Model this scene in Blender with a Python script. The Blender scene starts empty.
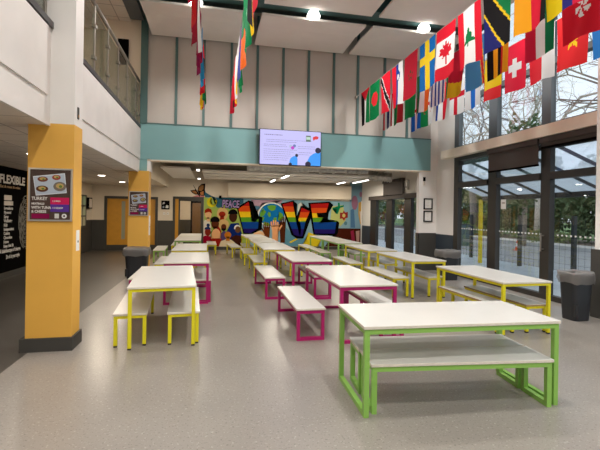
import bpy, bmesh, math, random
from mathutils import Vector, Matrix
random.seed(7)
SC = bpy.context.scene
COL = SC.collection
PI = math.pi

# ------------------------------------------------------------------ materials
def lin(c):
    return tuple(((v/255)/12.92 if v/255 <= .04045 else (((v/255)+.055)/1.055)**2.4) for v in c)
def mat(name, rgb, rough=.5, metal=0, noise=0, nscale=8, bump=0, spec=.5, emit=None, estr=0, alpha=None):
    m = bpy.data.materials.new(name); m.use_nodes = True
    nt = m.node_tree; b = nt.nodes['Principled BSDF']
    b.inputs['Base Color'].default_value = (*rgb, 1)
    b.inputs['Roughness'].default_value = rough
    b.inputs['Metallic'].default_value = metal
    b.inputs['Specular IOR Level'].default_value = spec
    tc = nt.nodes.new('ShaderNodeTexCoord')
    nz = nt.nodes.new('ShaderNodeTexNoise'); nz.inputs['Scale'].default_value = nscale
    nz.inputs['Detail'].default_value = 6
    nt.links.new(tc.outputs['Object'], nz.inputs['Vector'])
    rp = nt.nodes.new('ShaderNodeMapRange')
    rp.inputs['From Min'].default_value = .3; rp.inputs['From Max'].default_value = .7
    rp.inputs['To Min'].default_value = 1-noise; rp.inputs['To Max'].default_value = 1+noise
    nt.links.new(nz.outputs['Fac'], rp.inputs['Value'])
    mx = nt.nodes.new('ShaderNodeVectorMath'); mx.operation = 'SCALE'
    mx.inputs[0].default_value = rgb
    nt.links.new(rp.outputs['Result'], mx.inputs['Scale'])
    nt.links.new(mx.outputs['Vector'], b.inputs['Base Color'])
    if bump:
        bp = nt.nodes.new('ShaderNodeBump'); bp.inputs['Strength'].default_value = bump
        bp.inputs['Distance'].default_value = .01
        nt.links.new(nz.outputs['Fac'], bp.inputs['Height']); nt.links.new(bp.outputs['Normal'], b.inputs['Normal'])
    if emit:
        b.inputs['Emission Color'].default_value = (*emit, 1); b.inputs['Emission Strength'].default_value = estr
    return m
def smat(name, c, rough=.5, **k):
    return mat(name, lin(c), rough, **k)

def speckle_floor(name, base, dark, light, rough):
    m = smat(name, base, rough, noise=.06, nscale=1.2); nt = m.node_tree
    b = nt.nodes['Principled BSDF']; tc = [n for n in nt.nodes if n.type == 'TEX_COORD'][0]
    src = b.inputs['Base Color'].links[0].from_socket
    for sc_, lo, hi, c in ((55, .60, .68, dark), (42, .62, .70, light)):
        n = nt.nodes.new('ShaderNodeTexNoise'); n.inputs['Scale'].default_value = sc_; n.inputs['Detail'].default_value = 2
        nt.links.new(tc.outputs['Object'], n.inputs['Vector'])
        r = nt.nodes.new('ShaderNodeMapRange'); r.inputs['From Min'].default_value = lo; r.inputs['From Max'].default_value = hi
        r.inputs['To Max'].default_value = .55
        nt.links.new(n.outputs['Fac'], r.inputs['Value'])
        mx = nt.nodes.new('ShaderNodeMix'); mx.data_type = 'RGBA'
        nt.links.new(r.outputs['Result'], mx.inputs['Factor']); nt.links.new(src, mx.inputs[6]); mx.inputs[7].default_value = (*lin(c), 1)
        src = mx.outputs[2]
    nt.links.new(src, b.inputs['Base Color'])
    return m

def tile_mat(name, c, line, sx):
    m = smat(name, c, .8); nt = m.node_tree; b = nt.nodes['Principled BSDF']
    tc = [n for n in nt.nodes if n.type == 'TEX_COORD'][0]
    br = nt.nodes.new('ShaderNodeTexBrick'); br.offset = 0; br.squash = 1
    br.inputs['Color1'].default_value = (*lin(c), 1); br.inputs['Color2'].default_value = (*lin(c), 1)
    br.inputs['Mortar'].default_value = (*lin(line), 1); br.inputs['Scale'].default_value = 1
    br.inputs['Mortar Size'].default_value = .012; br.inputs['Brick Width'].default_value = sx; br.inputs['Row Height'].default_value = .6
    nt.links.new(tc.outputs['Object'], br.inputs['Vector']); nt.links.new(br.outputs['Color'], b.inputs['Base Color'])
    return m

def thin_glass(name, tint=(1, 1, 1), refl=.06, rough=0.0, top=.5):
    m = bpy.data.materials.new(name); m.use_nodes = True; nt = m.node_tree
    for n in list(nt.nodes):
        if n.type != 'OUTPUT_MATERIAL': nt.nodes.remove(n)
    out = [n for n in nt.nodes if n.type == 'OUTPUT_MATERIAL'][0]
    t = nt.nodes.new('ShaderNodeBsdfTransparent'); t.inputs['Color'].default_value = (*tint, 1)
    g = nt.nodes.new('ShaderNodeBsdfGlossy'); g.inputs['Roughness'].default_value = rough
    lw = nt.nodes.new('ShaderNodeLayerWeight'); lw.inputs['Blend'].default_value = .25
    mr = nt.nodes.new('ShaderNodeMapRange'); mr.inputs['To Min'].default_value = refl; mr.inputs['To Max'].default_value = top
    nt.links.new(lw.outputs['Fresnel'], mr.inputs['Value'])
    mx = nt.nodes.new('ShaderNodeMixShader')
    nt.links.new(mr.outputs['Result'], mx.inputs[0]); nt.links.new(t.outputs[0], mx.inputs[1]); nt.links.new(g.outputs[0], mx.inputs[2])
    nt.links.new(mx.outputs[0], out.inputs['Surface'])
    return m

def cloth_mat():
    m = bpy.data.materials.new('flag_cloth'); m.use_nodes = True; nt = m.node_tree
    b = nt.nodes['Principled BSDF']; out = [n for n in nt.nodes if n.type == 'OUTPUT_MATERIAL'][0]
    at = nt.nodes.new('ShaderNodeAttribute'); at.attribute_name = 'Col'
    nt.links.new(at.outputs['Color'], b.inputs['Base Color']); b.inputs['Roughness'].default_value = .7
    b.inputs['Specular IOR Level'].default_value = .15
    tr = nt.nodes.new('ShaderNodeBsdfTranslucent'); nt.links.new(at.outputs['Color'], tr.inputs['Color'])
    mx = nt.nodes.new('ShaderNodeMixShader'); mx.inputs[0].default_value = .45
    nt.links.new(b.outputs[0], mx.inputs[1]); nt.links.new(tr.outputs[0], mx.inputs[2]); nt.links.new(mx.outputs[0], out.inputs['Surface'])
    return m
def plain_attr(name, rough):
    m = bpy.data.materials.new(name); m.use_nodes = True; nt = m.node_tree
    b = nt.nodes['Principled BSDF']; at = nt.nodes.new('ShaderNodeAttribute'); at.attribute_name = 'Col'
    nt.links.new(at.outputs['Color'], b.inputs['Base Color']); b.inputs['Roughness'].default_value = rough; b.inputs['Specular IOR Level'].default_value = .04
    return m

M = dict(
    floor=speckle_floor('floor_speckled_vinyl', (146, 139, 131), (86, 79, 73), (194, 186, 176), .28),
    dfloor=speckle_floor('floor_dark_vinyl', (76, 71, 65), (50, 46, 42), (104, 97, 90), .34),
    wall=smat('white_paint', (226, 222, 217), .75, noise=.02, nscale=2),
    cream=smat('cream_paint', (222, 208, 188), .8, noise=.02, nscale=2),
    bulk=smat('bulkhead_paint', (224, 219, 213), .75, noise=.04, nscale=2.5),
    panel=smat('acoustic_panel_cream', (190, 182, 174), .85, noise=.02, nscale=3),
    raft=smat('ceiling_raft_white', (238, 233, 226), .85, noise=.02, nscale=3),
    ceil=smat('ceiling_grey_green', (96, 112, 108), .9),
    teal=smat('teal_paint', (122, 165, 166), .6, noise=.02, nscale=2),
    dteal=smat('dark_teal_metal', (78, 108, 106), .5),
    beamteal=smat('deck_teal_dark', (62, 94, 92), .6),
    dado=smat('charcoal_dado', (60, 58, 54), .6, noise=.05, nscale=4),
    navy=smat('navy_dado', (46, 56, 66), .6),
    yellowp=smat('mustard_paint', (224, 170, 72), .55, noise=.03, nscale=3),
    tile=tile_mat('ceiling_tile', (226, 216, 204), (176, 166, 156), .6),
    beam=smat('cream_beam', (246, 234, 216), .55, noise=.03, nscale=5),
    frame=smat('window_frame_dark', (46, 42, 38), .45),
    frameg=smat('window_frame_grey', (90, 98, 102), .4),
    black=smat('matte_black', (8, 7, 7), .9, spec=.02),
    blind=smat('blind_fabric', (70, 62, 58), .8, noise=.04, nscale=40),
    glass=thin_glass('window_glass', (.97, .985, .98), .012, 0, .22),
    bglass=thin_glass('balustrade_glass', (.84, .87, .83), .04),
    steel=mat('brushed_steel', (.34, .31, .27), .42, metal=.85, noise=.05, nscale=30),
    rail=smat('dark_grey_channel', (70, 70, 72), .4),
    top=smat('white_laminate', (214, 211, 204), .28, noise=.015, nscale=6),
    ply=smat('ply_edge', (222, 213, 198), .55, noise=.05, nscale=25),
    plyd=smat('ply_edge_worn', (168, 140, 100), .55, noise=.12, nscale=25),
    yel=smat('yellow_steel', (226, 214, 26), .35),
    mag=smat('magenta_steel', (172, 18, 98), .35),
    grn=smat('lime_green_steel', (142, 192, 88), .35),
    foot=smat('black_foot', (34, 32, 30), .6),
    bin=smat('bin_plastic', (38, 40, 44), .45),
    bag=None,
    doory=smat('yellow_door', (196, 138, 38), .5, noise=.06, nscale=6),
    doorf=smat('door_frame_charcoal', (60, 58, 52), .5),
    white=smat('white_plastic', (232, 230, 226), .5),
    alu=mat('aluminium', (.62, .60, .57), .35, metal=.8),
    postery=smat('wood_print', (66, 46, 38), .6, noise=.25, nscale=14),
    lamp=mat('lamp_glow', (.9, .9, .88), .4, emit=(1, .96, .9), estr=6.0),
    lampw=mat('lamp_glow_soft', (.9, .9, .88), .4, emit=(1, .9, .76), estr=9.0),
    duct=mat('galvanised_duct', (.5, .48, .45), .4, metal=.6, noise=.3, nscale=9),
    service=smat('service_void', (130, 120, 106), .8, noise=.3, nscale=5),
    asphalt=smat('wet_paving', (196, 202, 208), .3, noise=.15, nscale=1.3),
    road=smat('asphalt_road', (150, 148, 148), .5, noise=.2, nscale=2),
    soil=smat('leaf_litter', (128, 112, 96), .9, noise=.3, nscale=4),
    grass=smat('grass', (96, 122, 62), .9, noise=.3, nscale=3),
    bark=smat('grey_bark', (140, 128, 116), .9, noise=.25, nscale=12),
    barkl=smat('pale_bark', (196, 186, 172), .9, noise=.3, nscale=10),
    leaf=smat('evergreen_leaf', (98, 116, 76), .7, noise=.35, nscale=5),
    leaf2=smat('olive_leaf', (128, 136, 88), .7, noise=.35, nscale=5),
    fence=smat('fence_steel', (36, 40, 40), .5),
    orange=smat('cone_orange', (226, 84, 40), .5),
    canopy=None,
    flag=cloth_mat(), paint=plain_attr('wall_paint', .65), printed=plain_attr('printed_sheet', .45),
    string=smat('white_cord', (210, 205, 198), .7),
    grime=smat('white_lettering', (228, 224, 218), .6),
    tan=smat('tan_lettering', (190, 150, 100), .6),
    purple=smat('purple_lettering', (150, 126, 176), .6),
    screen_dark=smat('screen_text', (120, 116, 150), .5, emit=lin((96, 92, 140)), estr=.8),
)
def translucent(name, c, fac, tint, clear=.45):
    m = bpy.data.materials.new(name); m.use_nodes = True; nt = m.node_tree
    b = nt.nodes['Principled BSDF']; out = [n for n in nt.nodes if n.type == 'OUTPUT_MATERIAL'][0]
    b.inputs['Base Color'].default_value = (*lin(c), 1); b.inputs['Roughness'].default_value = .35
    t = nt.nodes.new('ShaderNodeBsdfTranslucent'); t.inputs['Color'].default_value = (*tint, 1)
    p = nt.nodes.new('ShaderNodeBsdfTransparent'); p.inputs['Color'].default_value = (.9, .92, .95, 1)
    a = nt.nodes.new('ShaderNodeMixShader'); a.inputs[0].default_value = clear
    nt.links.new(t.outputs[0], a.inputs[1]); nt.links.new(p.outputs[0], a.inputs[2])
    x = nt.nodes.new('ShaderNodeMixShader'); x.inputs[0].default_value = fac
    nt.links.new(b.outputs[0], x.inputs[1]); nt.links.new(a.outputs[0], x.inputs[2]); nt.links.new(x.outputs[0], out.inputs['Surface'])
    return m
M['canopy'] = translucent('polycarbonate_roof', (225, 232, 240), .93, (.9, .94, .98), .68)
M['bag'] = translucent('clear_bin_bag', (176, 170, 164), .72, (.55, .54, .53), .62)
_sc = {}
def screen(c, s=1.0):
    k = (c, s)
    if k not in _sc:
        _sc[k] = mat('screen_%d_%d_%d' % c, (.02, .02, .02), .3, emit=lin(c), estr=s)
    return _sc[k]

# ------------------------------------------------------------------ mesh helpers
class MB:
    def __init__(s): s.bm = bmesh.new(); s.mi = 0
    def face(s, vs):
        try:
            f = s.bm.faces.new(vs); f.material_index = s.mi; return f
        except ValueError: return None
    def box(s, x0, x1, y0, y1, z0, z1):
        v = [s.bm.verts.new(p) for p in ((x0,y0,z0),(x1,y0,z0),(x1,y1,z0),(x0,y1,z0),(x0,y0,z1),(x1,y0,z1),(x1,y1,z1),(x0,y1,z1))]
        for q in ((3,2,1,0),(4,5,6,7),(0,1,5,4),(1,2,6,5),(2,3,7,6),(3,0,4,7)): s.face([v[i] for i in q])
        return s
    def prism(s, pts, off):
        off = Vector(off)
        a = [s.bm.verts.new(p) for p in pts]; b = [s.bm.verts.new(Vector(p)+off) for p in pts]
        s.face(a[::-1]); s.face(b); n = len(pts)
        for i in range(n): s.face([a[i], a[(i+1) % n], b[(i+1) % n], b[i]])
        return s
    def poly(s, pts):
        s.face([s.bm.verts.new(p) for p in pts]); return s
    def tube(s, path, rad, n=6, cap=True):
        path = [Vector(p) for p in path]
        if not isinstance(rad, (list, tuple)): rad = [rad]*len(path)
        rings = []
        for i, p in enumerate(path):
            d = (path[min(i+1, len(path)-1)]-path[max(i-1, 0)]).normalized()
            u = d.cross(Vector((0,0,1)));  u = d.cross(Vector((1,0,0))) if u.length < .1 else u
            u.normalize(); w = d.cross(u)
            rings.append([s.bm.verts.new(p+rad[i]*(math.cos(2*PI*k/n)*u+math.sin(2*PI*k/n)*w)) for k in range(n)])
        for a, b in zip(rings, rings[1:]):
            for k in range(n): s.face([a[k], a[(k+1) % n], b[(k+1) % n], b[k]])
        if cap: s.face(rings[0][::-1]); s.face(rings[-1])
        return s
    def lathe(s, prof, n=20, c=(0,0,0)):
        rings = [[s.bm.verts.new((c[0]+r*math.cos(2*PI*k/n), c[1]+r*math.sin(2*PI*k/n), c[2]+z)) for k in range(n)] for r, z in prof]
        for a, b in zip(rings, rings[1:]):
            for k in range(n): s.face([a[k], a[(k+1) % n], b[(k+1) % n], b[k]])
        s.face(rings[0][::-1]); s.face(rings[-1]); return s
    def build(s, name, mats, parent=None, bevel=0, smooth=False, loc=None, rz=0):
        me = bpy.data.meshes.new(name); s.bm.normal_update()
        s.bm.to_mesh(me); s.bm.free()
        for m in (mats if isinstance(mats, (list, tuple)) else [mats]): me.materials.append(m)
        if smooth:
            for p in me.polygons: p.use_smooth = True
        o = bpy.data.objects.new(name, me); COL.objects.link(o)
        if parent: o.parent = parent
        if loc: o.location = loc
        o.rotation_euler.z = rz
        if bevel:
            b = o.modifiers.new('bevel', 'BEVEL'); b.width = bevel; b.segments = 2; b.limit_method = 'ANGLE'
        return o
def B(*a): return MB().box(*a)
def tag(o, label=None, cat=None, group=None, kind=None):
    if label: o['label'] = label
    if cat: o['category'] = cat
    if group: o['group'] = group
    if kind: o['kind'] = kind
    return o
def empty(name, loc, rz=0):
    o = bpy.data.objects.new(name, None); COL.objects.link(o); o.location = loc; o.rotation_euler.z = rz
    o.empty_display_size = .1
    return o
def thing(name, label, cat, loc=(0,0,0), rz=0, group=None): return tag(empty(name, loc, rz), label, cat, group)
def struct(name, mb, m, parent=None, bevel=0, **k):
    o = mb.build(name, m, parent, bevel)
    if not parent: tag(o, kind='structure', **k)
    return o
def copy_tree(o, parent=None):
    c = o.copy(); COL.objects.link(c)
    if parent: c.parent = parent
    for ch in list(o.children): copy_tree(ch, c)
    return c
def text_into(mb, s, size, origin, xdir, ydir, bold=0, align='LEFT', sx=1, thick=.0):
    """lettering turned into faces of the given mesh builder, lying in the plane of xdir / ydir"""
    cu = bpy.data.curves.new('t', 'FONT'); cu.body = s; cu.size = size; cu.align_x = align; cu.offset = bold
    cu.resolution_u = 2
    ob = bpy.data.objects.new('t', cu); COL.objects.link(ob)
    dg = bpy.context.evaluated_depsgraph_get(); dg.update()
    me = bpy.data.meshes.new_from_object(ob.evaluated_get(dg))
    X = Vector(xdir); Y = Vector(ydir); O = Vector(origin)
    vs = [mb.bm.verts.new(O+X*(v.co.x*sx)+Y*v.co.y) for v in me.vertices]
    for p in me.polygons: mb.face([vs[i] for i in p.vertices])
    bpy.data.meshes.remove(me); bpy.data.objects.remove(ob); bpy.data.curves.remove(cu)
    return mb
def painted(name, polys, place, m, parent=None, step=.0012):
    """flat coloured shapes: polys = (rgb, layer, [(a,b)...]); place(a,b,d) -> 3-D point, d = distance off the surface"""
    bm = bmesh.new(); lay = bm.loops.layers.float_color.new('Col')
    for c, l, pts in polys:
        try: f = bm.faces.new([bm.verts.new(place(a, b, l*step)) for a, b in pts])
        except ValueError: continue
        for lp in f.loops: lp[lay] = (*lin(c), 1)
    bmesh.ops.triangulate(bm, faces=bm.faces[:], ngon_method='EAR_CLIP')
    me = bpy.data.meshes.new(name); bm.to_mesh(me); bm.free(); me.materials.append(m)
    o = bpy.data.objects.new(name, me); COL.objects.link(o)
    if parent: o.parent = parent
    return o
MURAL = [
('background',(130, 165, 178),0,[(-0.417,2.225),(0.326,2.221),(6.015,2.173),(6,3.077),(6.572,3.118),(6.625,0.045),(-0.382,-0)]),
('background',(152, 172, 84),1,[(-0.417,2.225),(0.328,2.116),(0.918,1.915),(1.353,1.195),(1.586,-0.007),(-0.382,-0)]),
('background',(48, 92, 112),2,[(-0.412,2.65),(-0.354,2.423),(-0.103,2.272),(0.155,2.19),(0.413,2.228),(0.804,2.221),(1.231,2.198),(1.234,1.998),(0.648,1.722),(0.418,1.916),(0.339,1.799),(0.145,1.779),(0.047,1.908),(0.158,1.993),(0.108,2.106),(-0.102,2.216),(-0.358,2.21),(-0.423,2.323)]),
('background',(165, 135, 150),1,[(1.532,2.166),(2.935,2.173),(2.839,2.001),(2.447,2.09),(2.013,2.009),(1.779,1.645),(1.711,1.452),(1.653,2.073)]),
('background',(70, 105, 130),2,[(1.656,1.906),(1.895,1.886),(1.993,1.792),(1.826,1.717),(1.672,1.763)]),
('background',(175, 180, 110),2,[(5.162,1.931),(5.687,2.008),(5.84,1.334),(5.563,1.027),(5.488,1.262),(5.102,1.292)]),
('background',(120, 155, 175),2,[(5.981,2.878),(6.597,2.91),(6.63,0.949),(6.014,0.944)]),
('background',(72, 28, 15),3,[(5.458,0.959),(6.597,0.947),(6.611,0.148),(4.878,0.15),(5.428,0.655)]),
('background',(90, 140, 160),2,[(3.097,0.973),(3.642,0.449),(4.387,0.65),(4.602,0.151),(3.044,0.153)]),
('painted_figure#s1',(78, 115, 150),4,[(6.044,1.789),(6.205,1.863),(6.28,0.982),(6.057,0.994)]),
('painted_figure#s2',(150, 105, 130),4,[(6.386,2.127),(6.381,2.027),(6.361,1.936),(6.33,1.863),(6.289,1.816),(6.243,1.8),(6.197,1.815),(6.155,1.86),(6.121,1.931),(6.099,2.021),(6.09,2.121),(6.095,2.221),(6.115,2.312),(6.146,2.384),(6.187,2.431),(6.232,2.448),(6.278,2.434),(6.321,2.388),(6.355,2.317),(6.377,2.227)]),
('painted_figure#s3',(195, 155, 75),4,[(6.424,2.128),(6.609,2.188),(6.626,1.197),(6.515,1.125),(6.417,1.619)]),
('painted_figure#s4',(215, 200, 190),5,[(6.475,1.726),(6.602,1.749),(6.61,1.268),(6.528,1.253)]),
('painted_figure#s5',(150, 105, 130),4,[(6.589,2.507),(6.586,2.467),(6.577,2.431),(6.563,2.403),(6.544,2.384),(6.524,2.378),(6.503,2.383),(6.484,2.401),(6.469,2.429),(6.458,2.464),(6.454,2.503),(6.457,2.543),(6.466,2.578),(6.48,2.607),(6.499,2.625),(6.519,2.632),(6.54,2.627),(6.559,2.609),(6.575,2.581),(6.585,2.546)]),
('painted_figure#s6',(150, 40, 70),5,[(6.062,0.827),(6.204,0.876),(6.284,0.386),(6.127,0.352)]),
('painted_figure#s7',(190, 150, 140),5,[(6.312,0.829),(6.491,0.864),(6.485,0.353),(6.356,0.352)]),
('painted_moon',(205, 190, 30),3,[(0.026,2.2),(0.063,2.167),(0.092,2.127),(0.111,2.081),(0.119,2.031),(0.115,1.981),(0.1,1.933),(0.075,1.889),(0.041,1.853),(-0,1.826),(-0.047,1.809),(-0.096,1.804),(-0.144,1.81),(-0.19,1.828),(-0.23,1.856),(-0.264,1.893),(-0.287,1.936),(-0.301,1.985),(-0.303,2.035),(-0.294,2.084),(-0.274,2.13),(-0.244,2.17),(-0.206,2.201),(-0.162,2.224),(-0.115,2.235),(-0.102,2.2),(-0.135,2.167),(-0.158,2.123),(-0.169,2.073),(-0.167,2.022),(-0.153,1.973),(-0.127,1.932),(-0.092,1.902),(-0.051,1.886),(-0.008,1.886),(0.033,1.901),(0.068,1.931),(0.094,1.972),(0.109,2.02),(0.111,2.072),(0.1,2.122),(0.077,2.166)]),
('painted_moon',(205, 190, 30),3,[(0.075,2.139),(0.102,2.08),(0.15,2.075),(0.109,2.041),(0.087,1.981),(0.07,2.04),(0.028,2.065),(0.067,2.079)]),
('painted_figure#1',(215, 205, 190),3,[(-0.454,1.114),(-0.365,1.265),(-0.182,1.248),(-0.105,1.024),(-0.111,0.237),(-0.44,0.237)]),
('painted_figure#1',(222, 175, 125),4,[(-0.094,1.496),(-0.1,1.437),(-0.118,1.384),(-0.147,1.342),(-0.184,1.314),(-0.225,1.305),(-0.267,1.313),(-0.305,1.34),(-0.335,1.381),(-0.355,1.434),(-0.362,1.492),(-0.356,1.551),(-0.338,1.604),(-0.309,1.646),(-0.273,1.674),(-0.231,1.684),(-0.19,1.675),(-0.152,1.649),(-0.122,1.607),(-0.102,1.555)]),
('painted_figure#1',(222, 175, 125),4,[(-0.281,1.379),(-0.179,1.38),(-0.15,1.201),(-0.294,1.199)]),
('painted_figure#1',(140, 32, 15),5,[(-0.385,1.541),(-0.365,1.688),(-0.239,1.765),(-0.11,1.709),(-0.066,1.529),(-0.189,1.603),(-0.3,1.575)]),
('painted_figure#2',(205, 170, 112),3,[(0.593,1.539),(0.582,1.455),(0.55,1.38),(0.5,1.319),(0.435,1.28),(0.363,1.266),(0.291,1.278),(0.226,1.316),(0.173,1.375),(0.139,1.449),(0.127,1.532),(0.137,1.616),(0.168,1.691),(0.219,1.752),(0.283,1.791),(0.355,1.806),(0.427,1.794),(0.493,1.757),(0.545,1.698),(0.58,1.623)]),
('painted_figure#2',(150, 42, 22),4,[(0.486,1.515),(0.479,1.478),(0.46,1.444),(0.428,1.418),(0.389,1.4),(0.345,1.394),(0.301,1.399),(0.261,1.415),(0.229,1.441),(0.209,1.474),(0.201,1.51),(0.208,1.547),(0.227,1.58),(0.258,1.607),(0.297,1.624),(0.341,1.631),(0.385,1.626),(0.425,1.61),(0.457,1.584),(0.478,1.551)]),
('painted_figure#2',(150, 42, 22),4,[(0.27,1.452),(0.419,1.454),(0.434,1.273),(0.25,1.271)]),
('painted_figure#3',(50, 105, 50),6,[(-0.12,0.761),(0.043,0.913),(0.125,0.387),(-0.132,0.386)]),
('painted_figure#3',(160, 25, 25),6,[(0.043,0.913),(0.189,1.027),(0.322,0.802),(0.31,0.387),(0.107,0.387)]),
('painted_figure#3',(88, 42, 22),7,[(0.221,1.102),(0.214,1.037),(0.192,0.978),(0.156,0.931),(0.112,0.901),(0.062,0.89),(0.012,0.9),(-0.034,0.93),(-0.07,0.976),(-0.094,1.034),(-0.103,1.099),(-0.096,1.164),(-0.074,1.223),(-0.039,1.27),(0.005,1.3),(0.055,1.311),(0.105,1.301),(0.151,1.272),(0.188,1.226),(0.212,1.167)]),
('painted_figure#3',(88, 42, 22),7,[(-0.013,0.987),(0.152,0.989),(0.173,0.82),(-0.011,0.818)]),
('painted_figure#3',(15, 12, 12),8,[(-0.129,1.182),(-0.14,1.222),(-0.141,1.263),(-0.13,1.304),(-0.109,1.34),(-0.079,1.371),(-0.042,1.395),(0.001,1.41),(0.046,1.416),(0.092,1.412),(0.135,1.398),(0.173,1.375),(0.204,1.344),(0.226,1.308),(0.239,1.268),(0.24,1.227),(0.23,1.186)]),
('painted_figure#4',(205, 170, 112),5,[(0.633,1.087),(0.623,1.019),(0.592,0.958),(0.543,0.909),(0.482,0.878),(0.413,0.866),(0.344,0.877),(0.282,0.907),(0.232,0.955),(0.2,1.016),(0.188,1.083),(0.197,1.151),(0.228,1.212),(0.276,1.261),(0.338,1.292),(0.406,1.304),(0.475,1.294),(0.538,1.264),(0.588,1.216),(0.621,1.155)]),
('painted_figure#4',(82, 68, 112),6,[(0.305,0.688),(0.414,0.821),(0.545,0.765),(0.588,0.387),(0.31,0.387)]),
('painted_figure#4',(92, 45, 25),7,[(0.527,0.973),(0.522,0.933),(0.506,0.897),(0.482,0.869),(0.451,0.85),(0.417,0.844),(0.383,0.85),(0.351,0.868),(0.326,0.896),(0.31,0.932),(0.304,0.971),(0.309,1.011),(0.324,1.047),(0.348,1.075),(0.379,1.094),(0.413,1.1),(0.448,1.094),(0.479,1.076),(0.504,1.048),(0.52,1.013)]),
('painted_figure#4',(18, 14, 12),8,[(0.52,0.916),(0.517,0.887),(0.507,0.859),(0.491,0.836),(0.47,0.818),(0.445,0.806),(0.418,0.802),(0.391,0.806),(0.366,0.817),(0.344,0.835),(0.327,0.858),(0.316,0.885),(0.312,0.915)]),
('painted_figure#5',(15, 40, 108),4,[(0.544,0.784),(0.707,1.126),(1.044,1.148),(1.183,0.712),(1.076,0.35),(0.551,0.35)]),
('painted_figure#5',(62, 32, 18),5,[(0.976,1.413),(0.968,1.341),(0.945,1.275),(0.908,1.222),(0.86,1.188),(0.807,1.176),(0.754,1.187),(0.705,1.22),(0.666,1.271),(0.641,1.336),(0.631,1.409),(0.639,1.481),(0.662,1.547),(0.699,1.6),(0.746,1.634),(0.799,1.646),(0.853,1.635),(0.901,1.603),(0.941,1.551),(0.966,1.486)]),
('painted_figure#5',(12, 10, 10),6,[(0.592,1.522),(0.597,1.569),(0.611,1.614),(0.634,1.654),(0.665,1.688),(0.703,1.714),(0.746,1.731),(0.791,1.737),(0.836,1.732),(0.879,1.717),(0.917,1.693),(0.95,1.66),(0.975,1.62),(0.991,1.575),(0.996,1.528)]),
('painted_figure#6',(150, 30, 20),9,[(-0.133,0.461),(0.104,0.537),(0.345,0.481),(0.277,0.123),(-0.092,0.18)]),
('painted_figure#6',(228, 170, 120),10,[(-0.066,0.439),(-0.084,0.498),(-0.093,0.561),(-0.094,0.625),(-0.087,0.688),(-0.071,0.747),(-0.047,0.799),(-0.017,0.842),(0.018,0.874),(0.057,0.895),(0.098,0.902),(0.14,0.895),(0.18,0.876),(0.216,0.844),(0.248,0.801),(0.273,0.749),(0.291,0.69),(0.301,0.627),(0.302,0.562),(0.294,0.499),(0.278,0.44),(0.308,0.493),(-0.097,0.491)]),
('painted_figure#7',(150, 12, 42),9,[(-0.452,0.554),(-0.336,0.603),(-0.117,0.581),(-0.057,0.293),(-0.459,0.293)]),
('painted_figure#7',(130, 42, 28),10,[(-0.112,0.761),(-0.118,0.708),(-0.134,0.66),(-0.161,0.622),(-0.196,0.597),(-0.234,0.588),(-0.272,0.597),(-0.307,0.621),(-0.335,0.659),(-0.354,0.707),(-0.361,0.76),(-0.355,0.813),(-0.339,0.861),(-0.312,0.899),(-0.278,0.924),(-0.239,0.933),(-0.201,0.925),(-0.166,0.901),(-0.138,0.863),(-0.119,0.815)]),
('painted_figure#7',(25, 45, 92),11,[(-0.377,0.864),(-0.373,0.894),(-0.36,0.921),(-0.34,0.944),(-0.313,0.962),(-0.281,0.974),(-0.247,0.978),(-0.213,0.974),(-0.181,0.963),(-0.154,0.946),(-0.133,0.922),(-0.119,0.895),(-0.114,0.866)]),
('painted_figure#7',(25, 45, 92),11,[(-0.157,1.042),(-0.16,1.019),(-0.17,0.998),(-0.185,0.981),(-0.204,0.971),(-0.225,0.967),(-0.247,0.97),(-0.266,0.981),(-0.282,0.997),(-0.292,1.018),(-0.296,1.041),(-0.293,1.064),(-0.283,1.085),(-0.268,1.102),(-0.249,1.113),(-0.228,1.116),(-0.206,1.113),(-0.187,1.103),(-0.171,1.086),(-0.161,1.065)]),
('painted_figure#8',(60, 26, 16),7,[(0.716,0.539),(0.921,0.635),(1.147,0.598),(1.194,0.046),(0.743,0.047)]),
('painted_figure#8',(105, 68, 42),8,[(1.139,0.891),(1.133,0.841),(1.116,0.796),(1.088,0.761),(1.052,0.738),(1.013,0.73),(0.973,0.738),(0.937,0.76),(0.909,0.795),(0.89,0.839),(0.883,0.889),(0.888,0.938),(0.906,0.983),(0.933,1.018),(0.969,1.041),(1.008,1.049),(1.048,1.042),(1.084,1.019),(1.113,0.984),(1.131,0.94)]),
('painted_figure#8',(225, 220, 210),9,[(0.851,0.892),(0.849,0.928),(0.854,0.962),(0.866,0.995),(0.886,1.023),(0.911,1.046),(0.94,1.062),(0.972,1.071),(1.005,1.071),(1.038,1.063),(1.068,1.048),(1.094,1.025),(1.114,0.997),(1.097,0.955),(1.082,0.975),(1.063,0.99),(1.041,1.001),(1.017,1.007),(0.993,1.007),(0.969,1.001),(0.947,0.989),(0.929,0.973),(0.915,0.953),(0.905,0.931),(0.901,0.906),(0.903,0.882)]),
('painted_figure#9',(226, 208, 175),11,[(0.229,0.086),(0.31,0.368),(0.512,0.455),(0.737,0.433),(0.896,0.312),(0.929,0.084)]),
('painted_figure#9',(195, 115, 35),12,[(0.733,0.634),(0.727,0.589),(0.708,0.549),(0.677,0.517),(0.637,0.497),(0.594,0.49),(0.55,0.496),(0.51,0.517),(0.479,0.548),(0.458,0.588),(0.45,0.633),(0.456,0.677),(0.476,0.717),(0.507,0.749),(0.546,0.77),(0.589,0.777),(0.633,0.77),(0.673,0.75),(0.705,0.718),(0.726,0.678)]),
('painted_figure#9',(195, 115, 35),12,[(0.529,0.557),(0.66,0.558),(0.681,0.388),(0.514,0.387)]),
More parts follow.
